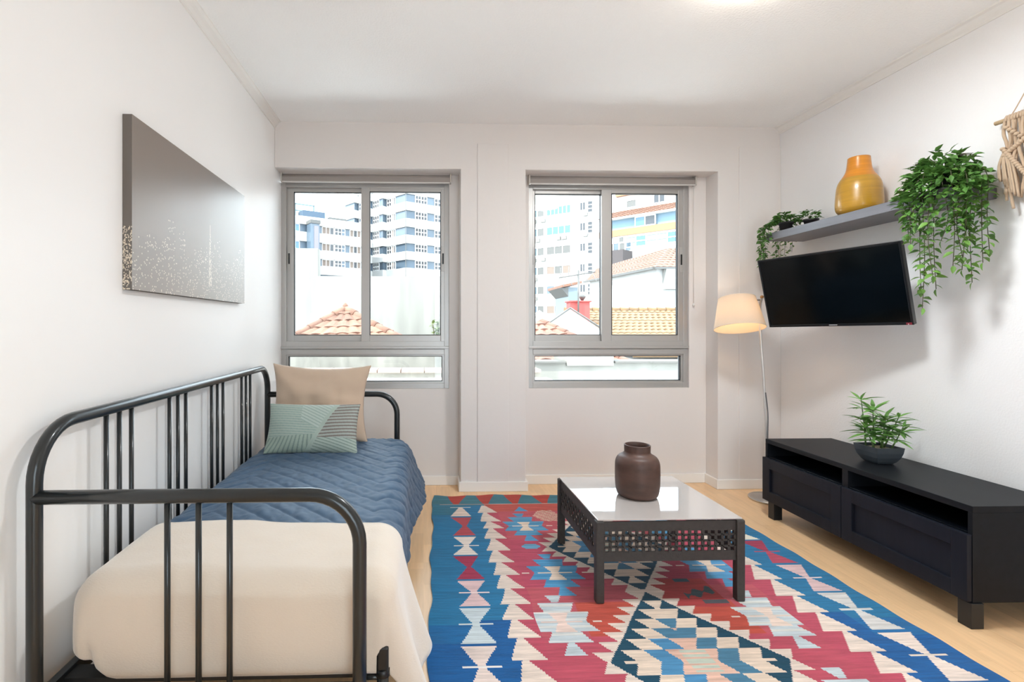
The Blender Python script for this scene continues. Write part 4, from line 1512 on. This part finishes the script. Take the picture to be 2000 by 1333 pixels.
MB().prism(big[::-1], 28.4, 29.4).build('spandrel_band', M_EXT, tw)
for t in tops[1:7]:
    z0, z1 = t - 1.55, t - .05
    C0, R1, P1 = TP[7], TP[8], TP[6]
    ext_window(tw, C0, R1, 2.0, 4.7, z0, z1, 4, M_DGLASS, rows=2, frame=.14)
    ext_window(tw, C0, R1, 6.6, 9.0, z0, z1, 3, M_DGLASS, rows=2, frame=.14)
    P, d, n, L = seg_frame(P1, C0)
    ext_window(tw, P1, C0, .25, 1.7, z0, z1, 2, M_DGLASS, rows=2, frame=.14)
    ext_window(tw, P1, C0, 1.9, 3.0, z0, z1, 2, [M_TANGL, M_DGLASS], rows=1, frame=.14)
    ext_window(tw, TP[4], TP[5], .3, 2.4, z0, z1, 3, M_DGLASS, rows=2, frame=.14)
    ext_window(tw, TP[2], TP[3], .4, 2.6, z0, z1, 3, M_BGLASS, rows=2, frame=.14)
MB().box((-3.3, 99.55, 3), (-3.18, 99.7, 29)).build('corner_joint', M_GREYGL, tw)

# --- lower office block to the left
ob = thing('office_block', 'lower white office block with blue ribbon windows left of the tower', 'building', (-16, 93, GZ))
A0, A1 = (-27.0, 87.1), (-10.6, 97.57)
P, d, n, L = seg_frame(A0, A1)
m_ = MB(); wall_box(m_, A0, A1, 0, L, GZ, 20.2, -14, 0); m_.build('glazed_core', M_BGLASS, ob)
for z0, z1 in ((19.1, 20.5), (16.1, 17.75), (13.2, 14.7), (10.4, 11.9), (7.4, 8.9)):
    m_ = MB(); wall_box(m_, A0, A1, -.3, L, z0, z1, -14, .45); m_.build('spandrel_band', M_EXT, ob)
for z0, z1 in ((17.75, 19.1), (14.7, 16.1), (11.9, 13.2)):
    ext_window(ob, A0, A1, .4, 6.4, z0 + .05, z1 - .05, 8, [M_BGLASS, M_SKYGL, M_BGLASS], rows=1, frame=.10)
    ext_window(ob, A0, A1, 10.6, 12.8, z0 + .05, z1 - .05, 3, [M_TANGL, M_TANGL, M_DGLASS], rows=1, frame=.10)
    ext_window(ob, A0, A1, 13.0, 15.0, z0 + .05, z1 - .05, 3, [M_DGLASS, M_DGLASS, M_BGLASS], rows=2, frame=.10)
    ext_window(ob, A0, A1, 16.0, 18.2, z0 + .05, z1 - .05, 3, [M_TANGL, M_DGLASS, M_TANGL], rows=1, frame=.10)
sh = MB(); wall_box(sh, A0, A1, 7.6, 9.2, 9.6, 19.0, .45, 2.4)
sh.build('stair_shaft', M_BGLASS, ob)
sh = MB(); wall_box(sh, A0, A1, 8.2, 9.0, 9.8, 18.6, 2.4, 2.5)
sh.build('shaft_panel', mat('ext_mauve_panel', '706972', .5), ob)
sh = MB(); wall_box(sh, A0, A1, 7.5, 9.3, 19.0, 19.6, .2, 2.6); wall_box(sh, A0, A1, 7.5, 9.6, 9.3, 9.6, .2, 2.7)
sh.build('shaft_cap', M_GREYGL, ob)
rf = MB(); wall_box(rf, A0, A1, 0, 6.4, 20.5, 24.4, -9, -3); rf.build('plant_room', M_EXT, ob)
rf = MB(); wall_box(rf, A0, A1, 7.4, 11.6, 20.5, 21.9, -3.5, -1.0); rf.build('louvred_box', mat('ext_navy_louvre', '334454', .6), ob)
rf = MB()
for zz_ in (22.2, 23.4):
    wall_box(rf, A0, A1, 6.9, 10.6, zz_, zz_ + .22, -4, -3.7)
for s in (6.9, 10.4):
    wall_box(rf, A0, A1, s, s + .2, 20.5, 23.6, -4, -3.7)
rf.build('roof_rail', mat('ext_teal_rail', '596d71', .6), ob)
rf = MB(); wall_box(rf, A0, A1, 12.4, 15.8, 20.5, 21.2, -2.5, -1); rf.build('roof_unit', M_GREYGL, ob)

# --- big stained concrete wall
cw = MB()
cw.box((-9, 16, GZ), (-3.24, 16.4, 3.60))
cw.box((-3.24, 16, GZ), (2.3, 16.4, 2.74))
tag(cw.build('concrete_wall', M_CONC, loc=(-3, 16, GZ)), 'tall stained pale concrete wall seen through the left window', 'wall')

def tiles_on(root, quad, nr, nc, m, ridge=None, th=.03, clip=None):
    """overlapping curved roof tiles laid in rows on a roof plane; quad = eave-left, eave-right, ridge-right, ridge-left"""
    el, er, rr, rl = [Vector(q) for q in quad]
    nrm = (er - el).cross(rl - el).normalized()
    if nrm.z < 0:
        nrm = -nrm
    objs = []
    for i in range(nr):
        f0, f1 = i / nr, (i + 1.18) / nr
        f1 = min(f1, 1.0)
        L0, R0 = el.lerp(rl, f0), er.lerp(rr, f0)
        L1, R1 = el.lerp(rl, f1), er.lerp(rr, f1)
        wid = (R0 - L0).length
        k = max(1, int(round(nc * wid / max((er - el).length, (rr - rl).length))))
        vs, fs = [], []
        seg = 4
        cols = k * seg
        for lay, (a, b) in enumerate(((L0, R0), (L1, R1))):
            for j in range(cols + 1):
                g = j / cols
                bump_ = abs(math.sin(PI * j / seg)) * th
                lift = th * .9 if lay == 0 else 0
                vs.append(tuple(a.lerp(b, g) + nrm * (bump_ + lift)))
        for j in range(cols + 1):
            g = j / cols
            vs.append(tuple(L0.lerp(R0, g)))
        c1 = cols + 1
        for j in range(cols):
            fs.append((j, j + 1, c1 + j + 1, c1 + j))
            fs.append((2 * c1 + j, 2 * c1 + j + 1, j + 1, j))
        mb = MB().add(vs, fs)
        objs.append(mb.build('tile_course', m, root))
    return objs
def ridge_tiles(root, a, b, r, n, m):
    a, b = Vector(a), Vector(b)
    for i in range(n):
        p, q = a.lerp(b, i / n), a.lerp(b, (i + 1.1) / n)
        MB().tube([tuple(p), tuple(q)], r, 8, taper=r * .82).build('ridge_tile', m, root)

# --- hipped tile roof below the concrete wall
hr = thing('tiled_roof', 'hipped terracotta tile roof in front of the stained concrete wall', 'roof', (-1.84, 11, GZ))
ap = (-1.84, 12.3, 1.60)
fl0, fr0 = (-3.95, 10.2, .18), (.60, 10.2, .33)
bl0, br0 = (-3.95, 14.4, .2), (.60, 14.4, .33)
tiles_on(hr, (fl0, fr0, (ap[0] + .02, ap[1], ap[2]), (ap[0] - .02, ap[1], ap[2])), 9, 16, M_TILE)
tiles_on(hr, (bl0, fl0, (ap[0], ap[1] - .02, ap[2]), (ap[0], ap[1] + .02, ap[2])), 9, 14, M_TILE)
tiles_on(hr, (fr0, br0, (ap[0], ap[1] + .02, ap[2]), (ap[0], ap[1] - .02, ap[2])), 9, 14, M_TILE)
ridge_tiles(hr, fl0, ap, .10, 9, M_TILE)
ridge_tiles(hr, fr0, ap, .10, 9, M_TILE)
MB().prism([(-3.8, 10.4), (.45, 10.4), (.45, 14.2), (-3.8, 14.2)], GZ, .18).build('house_wall', M_EXT, hr)
MB().lathe([(0, -.03), (.05, -.03), (.07, .02), (.04, .07), (0, .10)], (ap[0], ap[1], ap[2] + .05), 12).build('finial', M_TILE, hr)

struct(B(((-7, 4.03, .25), (8, 6.9, .40))).build('terrace', mat('ext_white_bounce_terrace', 'edebe7', .9, var=.04, vscale=1.5)), 'unseen white terrace slab added below the windows to bounce daylight inside')  # out-of-sight slab, added to throw daylight up at the ceiling
# --- parapets close to the windows
pw = thing('parapet_wall', 'low stained parapet with a terracotta coping below the left window', 'wall', (-1, 8.2, GZ))
MB().box((-6, 8.2, GZ), (1.62, 8.5, .75)).build('upper_wall', M_PARA, pw)
MB().box((-6, 6.95, GZ), (1.62, 7.2, .555)).build('lower_wall', M_PARA, pw)
for i in range(24):
    MB().box((-6 + i * .3175, 6.9, .555), (-6 + (i + 1) * .3175 - .01, 7.26, .60), .008).build('coping_tile', mat('ext_pink_coping', '866f64', .85, rand=.08), pw)
tag(MB().box((-6, 4.9, GZ), (1.3, 5.3, .652)).build('terrace_wall', M_EXT, loc=(-2, 5, GZ)), 'white terrace wall just outside the left window', 'wall')
pr_ = thing('parapet_wall', 'long weathered white parapet with dark coping below the right window', 'wall', (3, 7.5, GZ))
MB().box((1.63, 7.5, GZ), (7, 7.8, .64)).build('wall_body', M_CONC, pr_)
for a, b in ((1.63, 2.10), (2.84, 4.9), (4.92, 7.0)):
    MB().box((a, 7.44, .64), (b, 7.86, .672), .006).build('coping', mat('ext_grey_coping', '55524e', .9), pr_)
MB().box((2.12, 7.46, .60), (2.82, 8.2, .86), .01).build('raised_block', M_CONC, pr_)

# --- red tiled hip roof at the bottom of the right window
rr_ = thing('tiled_roof', 'small reddish hipped tile roof at the lower left of the right window', 'roof', (2.5, 10.5, GZ))
ap = (2.53, 11.0, 1.30)
M_TILE3 = mat('ext_red_tile', '6d4b3e', .85, var=.2, vscale=5, rand=.15)
fl0, fr0, br0 = (1.2, 8.9, .42), (3.70, 8.9, .50), (3.9, 13.4, .50)
tiles_on(rr_, (fl0, fr0, (ap[0] + .02, ap[1], ap[2]), (ap[0] - .02, ap[1], ap[2])), 8, 10, M_TILE3)
tiles_on(rr_, (fr0, br0, (ap[0], ap[1] + .02, ap[2]), (ap[0], ap[1] - .02, ap[2])), 8, 14, M_TILE3)
ridge_tiles(rr_, fr0, ap, .085, 9, M_TILE3)
MB().prism([(1.3, 9.1), (3.55, 9.1), (3.7, 13.2), (1.3, 13.2)], GZ, .45).build('house_wall', M_EXT, rr_)
MB().lathe([(0, -.06), (.07, -.06), (.10, 0), (.05, .08), (.09, .14), (0, .20)], (ap[0], ap[1], ap[2] + .03), 12).build('finial', M_EXT, rr_)

# --- white gable and the long ochre roof
gb = thing('gabled_house', 'white gabled house with a long ochre tile roof in the right window', 'house', (5, 14, GZ))
gab = [(3.0, GZ), (5.6, GZ), (5.6, .66), (4.07, 1.66), (3.0, .93)]
MB().extr([(p[0], p[1]) for p in gab], 1, 14.0, 14.3).build('gable_wall', M_EXT, gb)
for a, b in (((3.0, .95), (4.07, 1.685)), ((4.07, 1.685), (5.6, .69))):
    v = Vector((b[0] - a[0], 0, b[1] - a[1]))
    MB().tube([(a[0], 13.96, a[1]), (b[0], 13.96, b[1])], .025, 6).build('verge', M_GREYGL, gb)
tiles_on(gb, ((5.15, 12.4, .42), (9.6, 12.4, .42), (11.0, 17.0, 1.70), (4.75, 17.0, 1.70)), 14, 34, M_TILE2)
MB().prism([(5.3, 12.6), (9.5, 12.6), (10.8, 16.9), (5.0, 16.9)], GZ, .36).build('house_wall', M_EXT, gb)
ridge_tiles(gb, (4.75, 17.0, 1.72), (11.0, 17.0, 1.72), .10, 20, M_TILE2)
MB().box((4.42, 15.2, .9), (5.02, 15.6, 1.90), .01).build('red_chimney', M_REDB, gb)
MB().box((4.38, 15.15, 1.90), (5.06, 15.65, 1.95), .01).build('chimney_cap', M_REDB, gb)
MB().lathe([(0, 0), (.03, 0), (.10, .10), (.12, .14), (.02, .2), (0, .2)], (4.85, 15.4, 1.95), 10).build('chimney_cowl', M_GREYGL, gb)

an = thing('roof_antenna', 'thin television antenna on a mast above the red chimney', 'antenna', (4.64, 15.0, 1.2))
MB().tube([(4.64, 15.1, 1.2), (4.64, 15.1, 2.85)], .028, 8).build('mast', M_GREYGL, an)
MB().tube([(4.05, 15.1, 2.62), (5.15, 15.1, 2.80)], .020, 6).build('boom', M_GREYGL, an)
for i in range(5):
    x = 4.1 + i * .24
    z = 2.63 + i * .04
    MB().tube([(x - .05, 14.9, z + .26), (x, 15.1, z), (x + .05, 14.9, z - .28)], .012, 5).build('element', mat('ext_dark_rod', '6a6663', .5), an)

# --- white house with a tiled hip roof
wh = thing('white_house', 'tall white house with a terracotta hip roof in the right window', 'house', (13, 28, GZ))
c0, c1, c2 = (12.0, 36.4), (13.0, 28.0), (18.5, 28.0)
MB().prism([c0, c1, c2, (18.5, 36.4)], GZ, 4.42).build('house_wall', M_EXT, wh)
tiles_on(wh, ((11.75, 36.6, 4.40), (12.75, 27.7, 4.42), (15.6, 32.0, 6.15), (14.4, 42.0, 5.9)), 9, 26, M_TILE)
tiles_on(wh, ((12.75, 27.7, 4.42), (18.8, 27.7, 4.42), (17.2, 32.0, 6.15), (15.6, 32.0, 6.15)), 9, 18, M_TILE)
ev = MB()
wall_box(ev, (11.7, 36.6), (12.7, 27.65), 0, 9.0, 4.30, 4.42, 0, .12)
wall_box(ev, (12.7, 27.65), (18.8, 27.65), 0, 6.1, 4.30, 4.42, 0, .12)
ev.build('gutter', M_GREYGL, wh)
MB().prism([(13.3, 27.5), (16, 27.5), (16, 28.1), (13.3, 28.1)], 3.2, 4.3).build('eave_bay', mat('ext_grey_render', '7a7874', .9), wh)
ext_window(wh, (12.98, 27.98), (18.5, 27.98), 1.65, 2.8, 1.6, 3.0, 2, M_GREYGL, rows=2, frame=.08)
MB().box((11.96, 33.5, 2.35), (12.25, 33.9, 2.65)).build('wall_lamp', M_GREYGL, wh)

sd = thing('grey_dormer', 'small grey-blue dormer with a tile edge left of the white house', 'dormer', (6.2, 20, GZ))
MB().prism([(5.75, 20.0), (6.18, 20.0), (6.18, 22), (5.75, 22)], 0, 2.72).build('dormer_wall', mat('ext_blue_grey', '677075', .9), sd)
MB().extr([(5.45, 2.70), (6.25, 2.86), (6.25, 2.96), (5.45, 2.80)], 1, 19.9, 22.1).build('dormer_roof', M_TILE, sd)
MB().extr([(5.45, 2.70), (5.75, 2.70), (5.75, 2.35)], 1, 20.0, 22.0).build('corbel', M_GREYGL, sd)

# --- apartment tower
at = thing('apartment_tower', 'tall white apartment tower with rows of windows in the right window', 'building', (20, 75, GZ))
E0, E1, E2 = (13.5, 80.2), (22.0, 72.8), (25.1, 70.4)
MB().prism([E0, E1, (25, 90), (14, 95)], GZ, 30).build('main_block', M_EXT, at)
MB().prism([(21.9, 72.6), E2, (29, 90), (22, 90)], GZ, 32).build('stair_block', M_EXT, at)
Le = math.hypot(E1[0] - E0[0], E1[1] - E0[1])
for i in range(7):
    zt_ = 18.75 - 2.91 * i
    g1 = [M_SKYGL] * 6 if i < 2 else ([M_GREYGL] if i == 2 else [M_TANGL, M_GREYGL] if i == 3 else [M_BGLASS, M_SKYGL] if i == 4 else [M_TANGL, M_GREYGL])
    ext_window(at, E0, E1, Le - 4.55, Le - .75, zt_ - 1.2, zt_, 6 if i == 0 else 4 if i == 1 else 3, g1, frame=.10)
    ext_window(at, E0, E1, Le - 7.2, Le - 5.0, zt_ - 1.2, zt_, 2, [M_BGLASS, M_GREYGL], frame=.10)
    P, d, n, L = seg_frame((21.9, 72.6), E2)
    ext_window(at, (21.9, 72.6), E2, .65, 1.45, zt_ - 1.15, zt_, 2, M_DGLASS, frame=.10)
    ext_window(at, (21.9, 72.6), E2, 1.75, 2.45, zt_ - 1.55, zt_ + .05, 1, M_DGLASS, rows=3, frame=.10)
    for s in ((Le - 7.0, Le - 5.5) if i in (0, 2) else (Le - 6.4, Le - 3.0, Le - 2.1) if i == 1 else (Le - 6.9,)):
        m_ = MB(); wall_box(m_, E0, E1, s, s + .75, zt_ - 2.05, zt_ - 1.55, .02, .42)
        m_.build('air_conditioner', mat('ext_ac_grey', '7d7a75', .7), at)
    if i < 2:
        m_ = MB(); wall_box(m_, (21.9, 72.6), E2, 1.15, 1.75, zt_ - 2.0, zt_ - 1.5, .02, .4)
        m_.build('air_conditioner', mat('ext_ac_grey', '7d7a75', .7), at)

# --- orange-banded apartment block at the right
oa = thing('banded_apartments', 'apartment block with orange bands and tile eaves behind the white house', 'building', (23, 52, GZ))
F0, F1 = (19.6, 55.9), (29.0, 45.6)
P, d, n, L = seg_frame(F0, F1)
def obox(name, s0, s1, z0, z1, d0, d1, m):
    m_ = MB(); wall_box(m_, F0, F1, s0, s1, z0, z1, d0, d1)
    return m_.build(name, m, oa)
M_PALEB = mat('ext_pale_blue_wall', '6b818e', .9)
M_ORB = mat('ext_orange_band', '8a6549', .9)
obox('main_wall', 0, L, GZ, 10.8, -10, 0, M_EXT)
obox('orange_band', -.1, L, 10.8, 11.5, -10, .15, M_ORB)
obox('upper_wall', 0, L, 11.5, 12.75, -10, -.25, M_PALEB)
q0 = P + n * .5; q1 = P + d * L + n * .5; q2 = P + d * L - n * 2.2; q3 = P - n * 2.2
tiles_on(oa, ((q0.x, q0.y, 12.72), (q1.x, q1.y, 12.72), (q2.x, q2.y, 13.9), (q3.x, q3.y, 13.9)), 6, 34, M_TILE, th=.09)
obox('eave', -.1, L, 12.62, 12.74, -.2, .55, M_FRAME)
obox('attic_wall', 1.0, L, 13.6, 15.6, -9, -2.2, mat('ext_pink_wall', 'b39d92', .9))
obox('attic_band', .8, L, 15.6, 15.95, -9, -1.9, M_ORB)
oo = (F0, F1)
ext_window(oa, F0, F1, 4.0, 6.1, 11.55, 12.55, 2, [M_SKYGL, M_DGLASS], frame=.10)
ext_window(oa, F0, F1, .2, 3.6, 9.1, 10.1, 5, [M_BGLASS, M_GREYGL], frame=.10)
ext_window(oa, F0, F1, 2.2, 2.8, 10.05, 10.7, 1, M_GREYGL, frame=.10)
ext_window(oa, F0, F1, 3.0, 8.4, 9.5, 10.6, 5, [M_PALEB, M_SKYGL, M_PALEB], rows=2, frame=.10)
for s in (3.8,):
    m_ = MB()
P2 = (F0[0] - n.x * 2.2, F0[1] - n.y * 2.2)
Q2 = (F1[0] - n.x * 2.2, F1[1] - n.y * 2.2)
ext_window(oa, P2, Q2, 2.0, 3.1, 14.2, 15.0, 1, M_GREYGL, frame=.10)
ext_window(oa, P2, Q2, 5.0, 6.2, 14.2, 15.1, 2, M_DGLASS, frame=.10)
obox('dark_cabin', 1.5, 3.8, 7.4, 9.0, .3, 2.4, mat('ext_dark_brown', '3d3636', .8))

# --- sprig of foliage in front of the concrete wall
sb = thing('shrub', 'thin green shrub at the foot of the concrete wall', 'shrub', (.42, 14, .0))
rd = random.Random(9)
items = []
tw_ = MB()
for i in range(14):
    a = rd.uniform(0, 6.28)
    tp = Vector((.50 + rd.uniform(-.25, .3), 14 + rd.uniform(-.2, .2), 1.0 + rd.uniform(.0, .42)))
    tw_.tube([(.48, 14, -.2), tuple(tp)], .008, 5)
    for k in range(12):
        f = rd.uniform(.5, 1)
        items.append((tuple(Vector((.48, 14, -.2)).lerp(tp, f)), (rd.uniform(-1, 1), rd.uniform(-1, 1), rd.uniform(-.3, .8)), 0, rd.uniform(2.5, 4)))
foliage('leaf_mass', items, ivl, mat('ext_leaf', '54612e', .6, trans=.3), sb, (.42, 14, 0))
tw_.build('twigs', M_STEM, sb)

for o in BASES:
    if '_base' in o:
        del o['_base']
